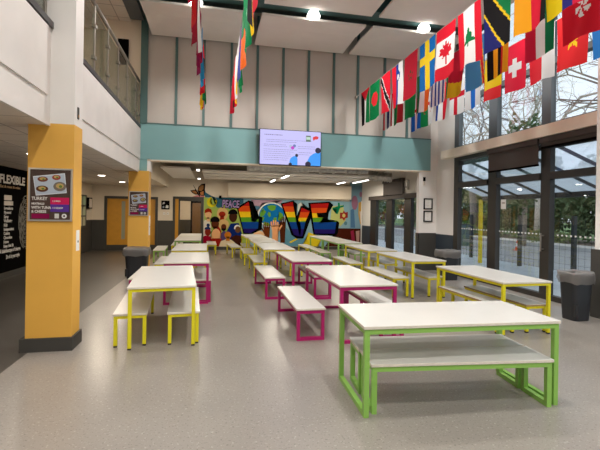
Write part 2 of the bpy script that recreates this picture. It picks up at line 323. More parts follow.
('painted_globe',(215, 215, 205),3,[(3.054,1.529),(3.04,1.408),(2.997,1.292),(2.926,1.188),(2.831,1.101),(2.717,1.036),(2.59,0.995),(2.456,0.98),(2.322,0.992),(2.194,1.031),(2.08,1.094),(1.984,1.178),(1.911,1.279),(1.865,1.392),(1.848,1.512),(1.861,1.631),(1.904,1.745),(1.973,1.849),(2.066,1.936),(2.178,2.002),(2.304,2.044),(2.438,2.061),(2.573,2.05),(2.701,2.012),(2.817,1.95),(2.915,1.866),(2.989,1.764),(3.036,1.65)]),
('painted_globe',(16, 104, 162),4,[(3.014,1.519),(3.002,1.407),(2.962,1.301),(2.897,1.206),(2.81,1.126),(2.705,1.065),(2.588,1.027),(2.465,1.014),(2.341,1.025),(2.224,1.061),(2.119,1.119),(2.031,1.196),(1.964,1.289),(1.922,1.393),(1.906,1.503),(1.918,1.613),(1.957,1.718),(2.021,1.813),(2.106,1.893),(2.21,1.954),(2.326,1.993),(2.449,2.008),(2.572,1.998),(2.69,1.963),(2.797,1.906),(2.887,1.829),(2.955,1.735),(2.999,1.63)]),
('painted_globe',(95, 150, 50),5,[(1.948,1.599),(2.114,1.746),(2.212,1.652),(2.128,1.482),(1.951,1.432)]),
('painted_globe',(95, 150, 50),5,[(2.256,1.893),(2.45,1.945),(2.655,1.91),(2.599,1.73),(2.454,1.68),(2.307,1.774)]),
('painted_globe',(95, 150, 50),5,[(2.771,1.661),(2.92,1.59),(2.997,1.397),(2.852,1.25),(2.728,1.297),(2.789,1.467)]),
('painted_globe',(95, 150, 50),5,[(1.998,1.456),(2.144,1.41),(2.074,1.241),(1.967,1.288)]),
('painted_globe',(95, 150, 50),5,[(2.098,1.217),(2.316,1.181),(2.416,1.052),(2.174,1.026)]),
('painted_globe',(95, 150, 50),5,[(2.309,1.653),(2.397,1.616),(2.419,1.462),(2.337,1.413),(2.272,1.532)]),
('painted_globe',(95, 150, 50),5,[(2.532,1.391),(2.678,1.417),(2.666,1.248),(2.559,1.198)]),
('painted_globe',(95, 150, 50),5,[(1.981,1.648),(2.075,1.794),(2.123,1.756),(2.044,1.601)]),
('painted_hand#1',(105, 52, 22),6,[(2.162,0.304),(2.142,0.797),(2.097,0.982),(2.397,0.984),(2.358,0.798),(2.354,0.304)]),
('painted_hand#1',(105, 52, 22),6,[(2.098,0.929),(2.101,1.13),(2.149,1.13),(2.158,0.929)]),
('painted_hand#1',(105, 52, 22),6,[(2.176,0.929),(2.178,1.194),(2.226,1.195),(2.236,0.93)]),
('painted_hand#1',(105, 52, 22),6,[(2.254,0.93),(2.256,1.184),(2.304,1.185),(2.314,0.931)]),
('painted_hand#1',(105, 52, 22),6,[(2.332,0.931),(2.335,1.122),(2.383,1.122),(2.392,0.931)]),
('painted_hand#1',(105, 52, 22),6,[(2.16,0.797),(2.013,1.007),(1.978,0.97),(2.147,0.675)]),
('painted_hand#2',(78, 36, 16),6,[(2.861,0.304),(2.838,1.007),(2.794,1.21),(3.088,1.214),(3.05,1.009),(3.05,0.304)]),
('painted_hand#2',(78, 36, 16),6,[(2.794,1.152),(2.816,1.374),(2.863,1.374),(2.853,1.153)]),
('painted_hand#2',(78, 36, 16),6,[(2.871,1.153),(2.892,1.444),(2.939,1.445),(2.93,1.154)]),
('painted_hand#2',(78, 36, 16),6,[(2.948,1.154),(2.969,1.434),(3.016,1.434),(3.007,1.154)]),
('painted_hand#2',(78, 36, 16),6,[(3.024,1.155),(3.047,1.365),(3.094,1.365),(3.083,1.155)]),
('painted_hand#2',(78, 36, 16),6,[(2.856,1.007),(2.711,1.239),(2.676,1.198),(2.843,0.874)]),
('painted_hand#3',(228, 160, 110),7,[(2.507,0.304),(2.484,0.859),(2.43,1.062),(2.791,1.065),(2.744,0.861),(2.738,0.304)]),
('painted_hand#3',(228, 160, 110),7,[(2.431,1.004),(2.415,1.224),(2.473,1.224),(2.503,1.004)]),
('painted_hand#3',(228, 160, 110),7,[(2.525,1.005),(2.508,1.294),(2.565,1.295),(2.597,1.005)]),
('painted_hand#3',(228, 160, 110),7,[(2.618,1.005),(2.601,1.284),(2.659,1.284),(2.691,1.006)]),
('painted_hand#3',(228, 160, 110),7,[(2.712,1.006),(2.697,1.215),(2.754,1.216),(2.785,1.007)]),
('painted_hand#3',(228, 160, 110),7,[(2.722,0.861),(2.892,1.095),(2.936,1.055),(2.742,0.728)]),
('painted_hand',(230, 185, 140),6,[(1.675,0.71),(1.912,0.832),(2.081,0.785),(2.253,0.593),(1.749,0.543)]),
('painted_letter_l',(3, 3, 3),8,[(0.962,1.764),(1.087,1.909),(1.447,2.126),(1.639,2.063),(1.698,1.332),(1.902,1.464),(2.057,1.409),(2.032,0.871),(1.604,0.677),(1.248,0.684)]),
('painted_letter_l',(165, 22, 18),9,[(1.2,1.883),(1.448,2.059),(1.482,1.888)]),
('painted_letter_l',(205, 75, 22),9,[(1.019,1.751),(1.158,1.853),(1.2,1.883),(1.482,1.888),(1.521,1.688),(1.528,1.641),(1.049,1.633)]),
('painted_letter_l',(228, 185, 25),9,[(1.528,1.641),(1.561,1.402),(1.111,1.396),(1.049,1.633)]),
('painted_letter_l',(85, 145, 35),9,[(1.561,1.402),(1.586,1.221),(1.7,1.213),(1.89,1.335),(1.884,1.201),(1.163,1.193),(1.111,1.396)]),
('painted_letter_l',(14, 62, 135),9,[(1.884,1.201),(1.872,0.927),(1.85,0.913),(1.237,0.908),(1.163,1.193)]),
('painted_letter_l',(35, 22, 95),9,[(1.85,0.913),(1.556,0.724),(1.28,0.742),(1.237,0.908)]),
('painted_letter_v',(3, 3, 3),8,[(2.839,2.025),(3.405,2.159),(3.581,2.016),(3.565,1.478),(3.747,1.946),(4.203,1.822),(4.278,1.586),(3.882,0.491),(3.582,0.49),(3.34,0.656)]),
('painted_letter_v',(165, 22, 18),9,[(2.923,1.979),(3.371,2.1),(3.411,1.9),(2.958,1.892)]),
('painted_letter_v',(205, 75, 22),9,[(3.411,1.9),(3.46,1.662),(3.053,1.656),(2.958,1.892)]),
('painted_letter_v',(228, 185, 25),9,[(3.46,1.662),(3.507,1.428),(3.147,1.423),(3.053,1.656)]),
('painted_letter_v',(85, 145, 35),9,[(3.507,1.428),(3.55,1.219),(3.709,1.22),(3.231,1.215),(3.196,1.302),(3.147,1.423)]),
('painted_letter_v',(14, 62, 135),9,[(3.55,1.219),(3.709,1.22),(3.774,0.942),(3.771,0.917),(3.351,0.914),(3.231,1.215)]),
('painted_letter_v',(35, 22, 95),9,[(3.771,0.917),(3.73,0.589),(3.454,0.656),(3.351,0.914)]),
('painted_letter_v',(165, 22, 18),9,[(3.779,1.858),(4.154,1.703),(4.136,1.658),(3.726,1.652)]),
('painted_letter_v',(205, 75, 22),9,[(4.136,1.658),(4.036,1.411),(3.663,1.406),(3.726,1.652)]),
('painted_letter_v',(228, 185, 25),9,[(4.036,1.411),(3.976,1.263),(3.607,1.258),(3.629,1.273),(3.663,1.406)]),
('painted_letter_v',(85, 145, 35),9,[(3.976,1.263),(3.96,1.223),(3.55,1.219),(3.607,1.258)]),
('painted_letter_v',(14, 62, 135),9,[(3.96,1.223),(3.898,0.918),(3.631,0.916),(3.55,1.219)]),
('painted_letter_v',(35, 22, 95),9,[(3.898,0.918),(3.83,0.589),(3.72,0.589),(3.631,0.916)]),
('painted_letter_e',(3, 3, 3),8,[(4.076,2.076),(5.053,2.144),(5.23,1.999),(5.027,1.66),(4.983,1.357),(5.417,1.295),(5.524,1.209),(5.462,0.723),(5.288,0.621),(4.332,0.664)]),
('painted_letter_e',(165, 22, 18),9,[(4.179,2.025),(5.02,2.076),(4.962,1.86),(4.209,1.846)]),
('painted_letter_e',(205, 75, 22),9,[(4.962,1.86),(4.908,1.658),(4.48,1.638),(4.483,1.618),(4.248,1.614),(4.209,1.846)]),
('painted_letter_e',(228, 185, 25),9,[(4.483,1.618),(4.511,1.438),(4.767,1.442),(4.754,1.421),(4.282,1.415),(4.248,1.614)]),
('painted_letter_e',(85, 145, 35),9,[(4.754,1.421),(4.639,1.24),(4.632,1.226),(5.036,1.23),(5.389,1.288),(5.382,1.234),(4.314,1.223),(4.282,1.415)]),
('painted_letter_e',(14, 62, 135),9,[(4.632,1.226),(4.599,1.159),(5.036,1.23),(5.382,1.234),(5.34,0.911),(4.368,0.904),(4.314,1.223)]),
('painted_letter_e',(35, 22, 95),9,[(5.34,0.911),(5.315,0.722),(4.4,0.717),(4.368,0.904)]),
('painted_star#s8',(20, 120, 80),4,[(5.439,2.105),(5.53,2.106),(5.533,1.951),(5.722,2.009),(5.724,1.928),(5.548,1.871),(5.447,1.599),(5.356,1.611),(5.436,1.855),(5.199,1.797),(5.197,1.878),(5.448,1.95)]),
('painted_star#s9',(150, 45, 40),4,[(5.552,1.668),(5.679,1.657),(5.726,1.772),(5.799,1.672),(5.919,1.701),(5.879,1.572),(5.923,1.437),(5.81,1.415),(5.741,1.299),(5.662,1.399),(5.542,1.384),(5.582,1.52)]),
('painted_star#s10',(195, 185, 110),5,[(5.808,1.537),(5.794,1.485),(5.756,1.452),(5.708,1.452),(5.668,1.483),(5.653,1.535),(5.667,1.586),(5.705,1.619),(5.753,1.62),(5.792,1.588)]),
('painted_star#s11',(85, 125, 135),4,[(5.899,1.186),(5.885,1.134),(5.847,1.101),(5.799,1.101),(5.759,1.132),(5.743,1.184),(5.757,1.236),(5.796,1.268),(5.844,1.269),(5.884,1.237)]),
('painted_star#s12',(215, 190, 35),4,[(3.816,0.152),(4.015,0.45),(4.111,0.782),(4.421,0.651),(4.767,0.572),(4.532,0.184),(4.568,0.117)]),
('painted_star#s13',(215, 190, 35),4,[(3.241,0.33),(3.56,0.502),(3.615,0.449),(3.309,0.29)]),
('painted_star#s14',(215, 215, 205),4,[(3.63,2.001),(3.75,2.09),(3.835,1.893),(4.093,1.858),(3.742,1.785),(3.678,1.573),(3.607,1.77)]),
('painted_butterfly',(190, 120, 120),1,[(-0.901,2.221),(-0.683,2.303),(-0.404,2.295),(-0.403,2.197),(-0.85,2.18)]),
('painted_butterfly',(22, 16, 14),4,[(-0.692,2.484),(-0.648,2.652),(-0.527,2.768),(-0.371,2.793),(-0.386,2.45),(-0.404,2.281),(-0.553,2.278),(-0.633,2.381)]),
('painted_butterfly',(150, 105, 62),5,[(-0.652,2.495),(-0.613,2.636),(-0.533,2.719),(-0.445,2.728),(-0.449,2.553),(-0.529,2.464)]),
('painted_butterfly',(185, 120, 70),5,[(-0.583,2.41),(-0.441,2.483),(-0.432,2.316),(-0.547,2.306)]),
('painted_butterfly',(205, 170, 140),5,[(-0.526,2.673),(-0.479,2.699),(-0.471,2.636),(-0.511,2.621)]),
('painted_butterfly',(22, 16, 14),4,[(-0.982,2.49),(-0.781,2.523),(-0.685,2.456),(-0.622,2.311),(-0.791,2.321),(-0.907,2.394)]),
('painted_butterfly',(150, 100, 58),5,[(-0.922,2.471),(-0.794,2.488),(-0.719,2.427),(-0.697,2.358),(-0.799,2.362),(-0.88,2.416)]),
('painted_butterfly',(22, 16, 14),6,[(-0.795,2.551),(-0.754,2.559),(-0.581,2.305),(-0.587,2.228),(-0.621,2.252)]),
('painted_butterfly',(22, 16, 14),6,[(-0.781,2.551),(-0.865,2.698),(-0.851,2.709),(-0.761,2.558)]),
]
# ------------------------------------------------------------------ camera
cam = bpy.data.cameras.new('camera'); co = bpy.data.objects.new('camera', cam); COL.objects.link(co)
cam.sensor_width = 36; cam.lens = 36*408.16/600; cam.shift_y = -(225-212.254)/600
cam.clip_start = .05; cam.clip_end = 400
yaw, roll = .20788, .016176
fw = Vector((math.sin(yaw), math.cos(yaw), 0)); rt = Vector((math.cos(yaw), -math.sin(yaw), 0)); up = Vector((0,0,1))
r2 = math.cos(roll)*rt+math.sin(roll)*up; u2 = -math.sin(roll)*rt+math.cos(roll)*up
R = Matrix((r2, u2, -fw)).transposed().to_4x4(); R.translation = (0, 0, 1.65)
co.matrix_world = R
SC.camera = co

# ------------------------------------------------------------------ room shell
XL, XR, YB, YF, YN = -4.75, 6.45, 17.6, 11.0, -5.0
struct('floor', B(-2.05, XR+.36, YN, YB+.15, -.2, 0), M['floor'])
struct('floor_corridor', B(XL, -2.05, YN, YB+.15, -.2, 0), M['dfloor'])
# back wall with two door openings
mb = MB()
D1 = (-4.29, -2.25, 2.18); D2 = (-1.66, -.42, 2.22)
mb.box(XL, D1[0], YB, YB+.15, 0, 3.3); mb.box(D1[0], D1[1], YB, YB+.15, D1[2], 3.3)
mb.box(D1[1], D2[0], YB, YB+.15, 0, 3.3); mb.box(D2[0], D2[1], YB, YB+.15, D2[2], 3.3)
mb.box(D2[1], 6.8, YB, YB+.15, 0, 3.3)
struct('wall_back', mb, M['cream'])
mb = MB(); mb.box(XL+.012, D1[0], YB-.012, YB, 0, 1.22); mb.box(D1[1], D2[0], YB-.012, YB, 0, 1.22); mb.box(D2[1], 6.59, YB-.008, YB, 0, .14)
struct('trim_back_dado', mb, M['dado'])
struct('wall_left', B(XL-.15, XL, YN, YB+.15, 0, 2.61), M['cream'])
struct('trim_left_dado', B(XL, XL+.012, 13.5, YB, 0, 1.22), M['dado'])
struct('baseboard_left', B(XL, XL+.02, YN, 13.5, 0, .14), M['dado'])
struct('ceiling_corridor', B(XL-.15, -1.87, YN, YB+.15, 2.61, 2.66), M['tile'])
# gallery slab edge over the corridor: two bays between the columns and the run into the rear room
for i, (a, b) in enumerate(((YN, 5.21), (5.50, YF))):
    mb = MB(); mb.box(-2.2, -1.87, a, b, 2.66, 3.72); mb.box(-1.88, -1.85, a+.12, b-.12 if i == 0 else b, 2.93, 3.70)
    mb.box(-1.90, -1.865, a, b, 2.60, 2.9)
    struct('wall_gallery_edge', mb, M['bulk'])
struct('wall_rear_bulkhead', B(-2.2, -1.868, YF, YB, 2.603, 3.3), M['cream'])
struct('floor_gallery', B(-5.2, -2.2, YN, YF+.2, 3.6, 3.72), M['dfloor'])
struct('wall_gallery_left', B(-5.3, -5.15, YN, YF+.2, 2.66, 7.0), M['cream'])
struct('wall_gallery_end', B(-5.15, -1.87, YF, YF+.2, 3.72, 7.0), M['cream'])
struct('ceiling_gallery', B(-5.15, -2.12, YN, YF, 6.4, 6.46), M['tile'])
struct('wall_gallery_soffit', B(-2.12, -1.80, YN, 10.9, 6.42, 6.98), M['frameg'])
# columns
def column(y0, y1, base_label):
    o = struct('wall_column_left', B(-2.09, -1.61, y0, y1, 2.63, 6.3), M['wall'])
    mb = MB(); mb.box(-2.092, -1.608, y0-.002, y1+.002, 0, 2.63)
    struct('wall_column_left_mustard', mb, M['yellowp'])
    struct('baseboard_column', B(-2.14, -1.585, y0-.03, y1+.03, 0, .155), M['dado'])
column(5.21, 5.50, '')
mb = MB(); mb.box(-2.10, -1.62, 10.86, 11.25, 0, 2.63); struct('wall_column_rear_mustard', mb, M['yellowp'])
struct('baseboard_column_rear', B(-2.13, -1.60, 10.84, 11.27, 0, .13), M['dado'])
struct('wall_column_rear_head', B(-2.15, -1.68, 10.98, 11.25, 2.63, 3.0), M['teal'])
struct('trim_opening_jamb', B(-1.68, -1.60, 10.97, 11.3, 2.63, 2.95), M['white'])
# fascia and upper wall
struct('wall_fascia', B(-1.87, 6.22, 10.97, 11.25, 2.93, 3.84), M['teal'])
struct('trim_fascia_edge', B(-1.68, 6.22, 10.955, 11.27, 2.90, 2.93), M['cream'])
mb = MB(); xs = [-1.68, -1.0, -.31, .40, 1.09, 1.79, 2.5, 3.22, 3.93, 4.74, 5.45, 6.2]
mb.box(-1.72, 6.22, 11.0, 11.2, 3.84, 7.0)
struct('wall_upper', mb, M['panel'])
mb = MB()
for x in xs[1:-1]: mb.box(x-.032, x+.032, 10.955, 11.0, 3.84, 6.9)
mb.box(-1.87, -1.70, 10.95, 11.2, 3.84, 7.0); mb.box(-1.7, 6.22, 10.96, 11.0, 3.84, 3.87)
struct('trim_upper_fins', mb, M['dteal'])
# right pier by the opening, tall white wall strip
struct('wall_pier', B(5.88, XR+.2, YF, 11.15, 0, 2.93), M['wall'])
struct('wall_right_strip', MB().box(6.22, XR+.2, YF-.01, 11.25, 2.93, 7.0).box(XR, XR+.2, 10.12, YF, 0, 7.0), M['wall'])
mb = MB(); mb.box(5.868, 6.44, YF-.012, YF, 0, 1.1); mb.box(5.868, 5.88, YF-.012, 11.15, 0, 1.1); struct('trim_pier_dado', mb, M['dado'])
struct('trim_strip_dado', B(XR-.012, XR, 10.12, YF-.012, 0, 1.08), M['navy'])
# right column in the near corner
struct('wall_column_right', B(6.18, XR+.2, 5.15, 5.60, 0, 7.0), M['wall'])
struct('trim_column_right_dado', B(6.14, 6.44, 5.11, 5.64, 0, 1.12), M['dado'])
# window wall: lower bays, beam, upper bays
struct('trim_beam', B(6.28, XR+.02, -4.9, 10.52, 3.21, 3.44), M['beam'], bevel=.006)
def window(n, y0, y1, z0, z1, trans, fm, lm, rm, bottom=.1, head=.1, gx=6.52, wx=XR):
    """one glazed bay between y0 (near) and y1 (far)"""
    mb = MB(); x0, x1 = wx, wx+.12
    mb.box(x0, x1, y0, y0+rm, z0, z1); mb.box(x0, x1, y1-lm, y1, z0, z1)
    mb.box(x0, x1, y0+rm, y1-lm, z0, z0+bottom); mb.box(x0, x1, y0+rm, y1-lm, z1-head, z1)
    root = struct('window_%d' % n, mb, fm)
    zs = [z0+bottom]
    for (a, b) in trans:
        B(x0-.03, x1, y0+rm, y1-lm, a, b).build('transom', fm, root); zs += [a, b]
    zs.append(z1-head)
    for a, b in zip(zs[::2], zs[1::2]):
        B(gx, gx+.012, y0+rm, y1-lm, a, b).build('pane', M['glass'], root)
    return root
low = [(9.955-.0, 10.12, None)]
bays = [(8.40+.145, 10.12, .145, .20), (6.955, 8.545, .115, .145), (5.60, 6.955, .12, .115)]
nw = 1
for (y0, y1, rm, lm) in bays:
    w = window(nw, y0, y1, 0, 3.21, [(2.38, 2.52)], M['frame'], lm, rm); nw += 1
    window(nw, y0, y1, 3.44, 7.0, [(4.62, 4.74)], M['frameg'], lm, rm, .06, .1); nw += 1
for k in range(6):
    y1 = 5.15-1.65*k; y0 = y1-1.65
    window(nw, y0, y1, 0, 3.21, [(2.38, 2.52)], M['frame'], .12, .12); nw += 1
    window(nw, y0, y1, 3.44, 7.0, [(4.62, 4.74)], M['frameg'], .12, .12, .06, .1); nw += 1
# rear room glazing
mb = MB(); mb.box(6.6, 6.8, 16.6, YB, 0, 3.3); mb.box(6.6, 6.8, 12.0, 16.6, 2.36, 3.3); mb.box(6.6, 6.8, 11.15, 12.0, 0, 3.3)
struct('wall_rear_right', mb, M['wall'])
struct('trim_rear_navy_dado', B(6.588, 6.6, 16.6, YB, 0, 1.1), M['navy'])
for (y0, y1, rm, lm) in ((12.0, 13.15, .3, .25), (13.15, 14.69, .25, .25), (14.69, 16.6, .25, .62)):
    window(nw, y0, y1, 0, 2.36, [], M['frame'], lm, rm, .1, .16, 6.67, 6.6); nw += 1
# near end and roof
struct('wall_near', B(-5.3, XR+.2, YN-.15, YN, 0, 7.0), M['wall'])
struct('ceiling', B(-5.3, XR+.2, YN, YF+.2, 7.0, 7.15), M['ceil'])
struct('ceiling_rear', B(-2.2, XR+.2, YF+.2, YB+.15, 3.3, 3.36), M['service'])
# ceiling rafts, deck beams
def raft(x0, x1, y0, y1, z, tilt, label, group='white ceiling rafts', cat='ceiling panel'):
    mb = MB(); h = math.tan(tilt)*(y1-y0)
    mb.prism([(x0, y0, z+h), (x0, y1, z), (x0, y1, z+.05), (x0, y0, z+h+.05)], (x1-x0, 0, 0))
    o = mb.build('ceiling_raft', M['raft']); tag(o, label, cat, group); return o
xr = [-1.70, .90, 3.54, 6.2]
pos = ['at the gallery end', 'in the middle bay', 'at the window end']
for i in range(3):
    a, b = xr[i]+.09, xr[i+1]-.09
    raft(a, b, 9.84, 10.93, 6.1, 0.02, 'white acoustic ceiling raft against the upper fin wall, '+pos[i])
    raft(a, b, 9.13, 9.80, 6.1, -0.06, 'narrow white ceiling raft between wall raft row and dark beam, '+pos[i])
    raft(a, b, 6.4, 8.79, 6.14, 0.0, 'large white ceiling raft on the near side of the dark beam, '+pos[i])
for y0, y1 in ((8.70, 9.14), (5.8, 6.2), (3.0, 3.4), (0, .4), (-2.9, -2.5)):
    struct('trim_deck_beam', B(-1.75, XR, y0, y1, 6.22, 6.6), M['beamteal'])
for k, (y0, y1) in enumerate(((3.6, 5.6), (.6, 2.8), (-2.3, -.2))):
    for i in range(3): raft(xr[i]+.04, xr[i+1]-.04, y0, y1, 6.14, 0, 'white ceiling raft in the roof over the seating area')
# rear room ceiling rafts, ducts
for (x0, x1, y0, y1, z, lab) in ((-1.6, -.75, 12.9, 17.0, 2.93, 'narrow white ceiling raft by the left side of the rear room'),
        (-.4, 5.7, 13.7, 14.45, 2.95, 'long white ceiling raft of the rear room, nearest the opening'),
        (-.4, 5.7, 14.75, 15.6, 2.95, 'long white ceiling raft of the rear room, middle of three'),
        (-.4, 5.7, 15.9, 17.1, 2.95, 'long white ceiling raft of the rear room, nearest the mural')):
    tag(B(x0, x1, y0, y1, z, z+.05).build('ceiling_raft', M['raft']), lab, 'ceiling panel', 'rear room ceiling rafts')
o = MB(); o.tube([(1.0, 12.9, 3.06), (3.0, 12.9, 3.06)], .13, 12); o.tube([(3.0, 12.9, 3.06), (5.0, 12.9, 3.05)], .10, 12)
for k in range(9): o.tube([(1.1+k*.45, 12.9, 3.06), (1.14+k*.45, 12.9, 3.06)], .145, 12)
for x in (1.4, 2.8, 4.4): o.box(x-.01, x+.01, 12.89, 12.91, 3.1, 3.3)
tag(o.build('ventilation_duct', M['duct'], smooth=False), 'ribbed silver air duct above the opening behind the teal fascia', 'duct')
o = MB(); o.tube([(5.2, 13.2, 2.95), (5.5, 13.0, 2.9), (5.85, 12.8, 2.86)], .15, 10)
for k in range(9): o.tube([(5.22+k*.07, 13.19-k*.045, 2.945-k*.011), (5.25+k*.07, 13.175-k*.045, 2.94-k*.011)], .165, 10)
o.box(5.4, 5.42, 13.0, 13.1, 3.0, 3.295)
tag(o.build('flexible_duct', M['duct']), 'crinkled foil duct near the rear windows', 'duct')
o = MB()
for y in (12.2, 12.4, 12.6): o.box(-1.6, 5.8, y, y+.06, 3.06, 3.11)
for x in (-1.3, 0.6, 2.4, 4.2): o.box(x, x+.04, 12.2, 12.66, 3.11, 3.298)
tag(o.build('cable_tray', M['service']), 'dusty cable tray running along the rear room ceiling behind the fascia', 'cable tray')

# ------------------------------------------------------------------ doors
d = struct('door_1', MB().box(D1[0], D1[0]+.1, YB-.03, YB+.15, 0, D1[2]).box(D1[1]-.1, D1[1], YB-.03, YB+.15, 0, D1[2]).box(D1[0]+.1, D1[1]-.1, YB-.03, YB+.15, D1[2]-.1, D1[2]), M['doorf'])
for x0, x1, sx in ((D1[0]+.1, -3.28, -3.58), (-3.26, D1[1]-.1, -3.03)):
    lf = MB().box(x0, sx-.07, YB+.02, YB+.07, .22, D1[2]-.1).box(sx+.07, x1, YB+.02, YB+.07, .22, D1[2]-.1).box(sx-.07, sx+.07, YB+.02, YB+.07, .22, .45).box(sx-.07, sx+.07, YB+.02, YB+.07, 1.98, D1[2]-.1).build('door_leaf', M['doory'], d)
    B(sx-.07, sx+.07, YB+.035, YB+.05, .45, 1.98).build('vision_panel', smat('frosted_vision', (150, 150, 128), .3), lf)
    B(x0, x1, YB+.015, YB+.075, 0, .22).build('kick_plate', M['doorf'], lf)
d = struct('door_2', MB().box(D2[0], D2[0]+.09, YB-.03, YB+.15, 0, D2[2]).box(D2[1]-.06, D2[1], YB-.03, YB+.15, 0, D2[2]).box(D2[0]+.09, D2[1]-.06, YB-.03, YB+.15, D2[2]-.1, D2[2]), M['doorf'])
B(D2[0]+.09, D2[0]+.22, YB+.0, YB+.05, .02, D2[2]-.1).build('door_leaf', M['doory'], d)
lf = MB().box(-1.44, -1.38, YB+.03, YB+.08, .02, 2.12).box(-.54, -.48, YB+.03, YB+.08, .02, 2.12).box(-1.38, -.54, YB+.03, YB+.08, .02, .30).box(-1.38, -.54, YB+.03, YB+.08, 2.04, 2.12).build('glazed_leaf', M['doorf'], d)
B(-1.38, -.54, YB+.05, YB+.06, .30, 2.04).build('pane', M['glass'], lf)
# lobby seen through the glazed door
mb = MB(); mb.box(-2.2, .4, 20.4, 20.5, 0, 2.6); mb.box(-2.3, -2.2, YB+.15, 20.5, 0, 2.6); mb.box(.4, .5, YB+.15, 20.5, 0, 2.6)
struct('wall_lobby', mb, M['cream']); struct('floor_lobby', B(-2.3, .5, YB+.15, 20.5, -.2, 0), M['dfloor']); struct('ceiling_lobby', B(-2.3, .5, YB+.15, 20.5, 2.6, 2.66), M['tile'])
struct('trim_lobby_dado', B(-2.19, .39, 20.385, 20.4, 0, 1.2), M['dado'])
d = struct('door_3', MB().box(-1.1, -1.02, 20.36, 20.385, 0, 2.1).box(-.58, -.5, 20.36, 20.385, 0, 2.1).box(-1.02, -.58, 20.36, 20.385, 2.02, 2.1), M['black'])
B(-1.02, -.58, 20.37, 20.384, 0, 2.02).build('door_leaf', smat('brown_door', (120, 84, 40), .5), d)
# ------------------------------------------------------------------ mural and painted boards
mur = thing('mural', 'wide painted rainbow LOVE mural with globe, raised hands and faces on the rear wall', 'mural', (3, YB, 0))
groups = {}
for part, c, l, p in MURAL:
    p = [(min(x, 6.58), max(z, .145)) for x, z in p]
    groups.setdefault(part, []).append((c, l, p))
for part, polys in groups.items():
    painted(part.split('#')[0], polys, lambda a, b, d: (a-3, -.002-d, b), M['paint'], mur)
mb = MB(); text_into(mb, 'PEACE', .43, (.33-3, -.014, 1.82), (1, 0, -.02), (.05, 0, 1), .045, sx=.58)
pk = mb.build('painted_word_outline', M['black'], mur)
mb = MB(); text_into(mb, 'PEACE', .43, (.33-3, -.0165, 1.82), (1, 0, -.02), (.05, 0, 1), .014, sx=.58)
mb.build('painted_word', M['purple'], mur)
struct('wall_mural_bulkhead', B(.57, 6.0, YB-.22, YB, 2.25, 2.86), M['cream'])
tag(B(6.54, 6.58, YB-.05, YB-.02, .14, 2.2).build('pipe_boxing', M['white']), 'thin white vertical trunking at the right edge of the mural', 'trunking')
tag(MB().box(.2, .3, YB-.06, YB, 2.18, 2.30).build('wall_sensor', M['black']), 'small black sensor above the mural beside the bulkhead', 'sensor')

# ------------------------------------------------------------------ posters on the mustard columns
def poster(y, label):
    root = thing('framed_poster', label, 'poster', (-1.845, y, 1.5), 0, None)
    w, h, f = .23, .61, .018
    mb = MB(); mb.box(-w, w, -.02, 0, 0, f); mb.box(-w, w, -.02, 0, h-f, h); mb.box(-w, -w+f, -.02, 0, f, h-f); mb.box(w-f, w, -.02, 0, f, h-f)
    mb.build('frame', M['alu'], root)
    B(-w+f, w-f, -.010, 0, f, h-f).build('sheet', M['postery'], root)
    def pl(a, b, d): return (-w+2*w*a, -.0105-d, h*(1-b))
    P = []
    def circ(cx, cy, rx, ry, n=14): return [(cx+rx*math.cos(2*PI*i/n), cy+ry*math.sin(2*PI*i/n)) for i in range(n)]
    P.append(((225, 228, 232), 1, [(.10, .16), (.82, .085), (.87, .46), (.17, .52)]))
    P.append(((176, 186, 198), 2, [(.115, .17), (.81, .10), (.855, .45), (.18, .507)]))
    for cx, cy, rx, ry, c in ((.32, .21, .12, .05, (120, 70, 60)), (.63, .17, .10, .05, (150, 70, 60)), (.31, .39, .14, .06, (90, 56, 40)), (.71, .34, .15, .09, (120, 110, 100))):
        P.append((c, 3, circ(cx, cy, rx, ry))); P.append(((188, 160, 100), 4, circ(cx, cy-.01, rx*.6, ry*.55)))
        P.append(((96, 120, 60), 5, circ(cx+.02, cy, rx*.25, ry*.3)))
    P.append(((196, 40, 88), 1, [(.5, .55), (.93, .55), (.93, .68), (.5, .68)]))
    P.append(((86, 56, 140), 1, [(.5, .68), (.93, .68), (.93, .82), (.5, .82)]))
    P.append(((130, 24, 70), 1, [(.08, .86), (.48, .86), (.48, .95), (.08, .95)]))
    P.append(((200, 198, 192), 1, [(.60, .855), (.70, .855), (.70, .945), (.60, .945)]))
    P.append(((215, 215, 212), 2, circ(.82, .90, .06, .045))); P.append(((70, 50, 60), 3, circ(.82, .90, .025, .02)))
    painted('print', P, pl, M['printed'], root)
    for s, z, size in (('TURKEY', .385, .052), ('MEATBALLS', .437, .030), ('WITH TUNA', .485, .042), ('& CHEESE', .53, .042)):
        mb = MB(); text_into(mb, s, size, (-w+.035, -.0135, h*.98-z+.06-.03), (1, 0, 0), (0, 0, 1), .001, sx=.85); mb.build('lettering', M['grime'], root)
    for s, z, x in (('1 X MAIN', .6, .0), ('1 X DESSERT', .73, .0)):
        mb = MB(); text_into(mb, s, .026, (.018, -.0135, h*(1-z)-.02), (1, 0, 0), (0, 0, 1), .0005, sx=.8); mb.build('lettering', M['grime'], root)
poster(5.21-.003, 'framed food poster on the near mustard column')
poster(10.86-.003, 'framed food poster on the far mustard column behind the bin')
t = thing('access_panel', 'narrow white plate on the side of the near mustard column', 'wall plate', (-1.618, 5.39, 1.14))
B(0, .012, -.06, .06, 0, .25).build('plate', M['white'], t, .003); B(.012, .016, -.01, .01, .1, .125).build('keyhole', M['black'], t)
t = thing('access_panel', 'white plate on the side of the far mustard column', 'wall plate', (-1.62, 11.05, 1.0))
B(0, .012, -.08, .08, 0, .5).build('plate', M['white'], t, .003); B(.012, .016, -.012, .012, .2, .225).build('keyhole', M['black'], t)
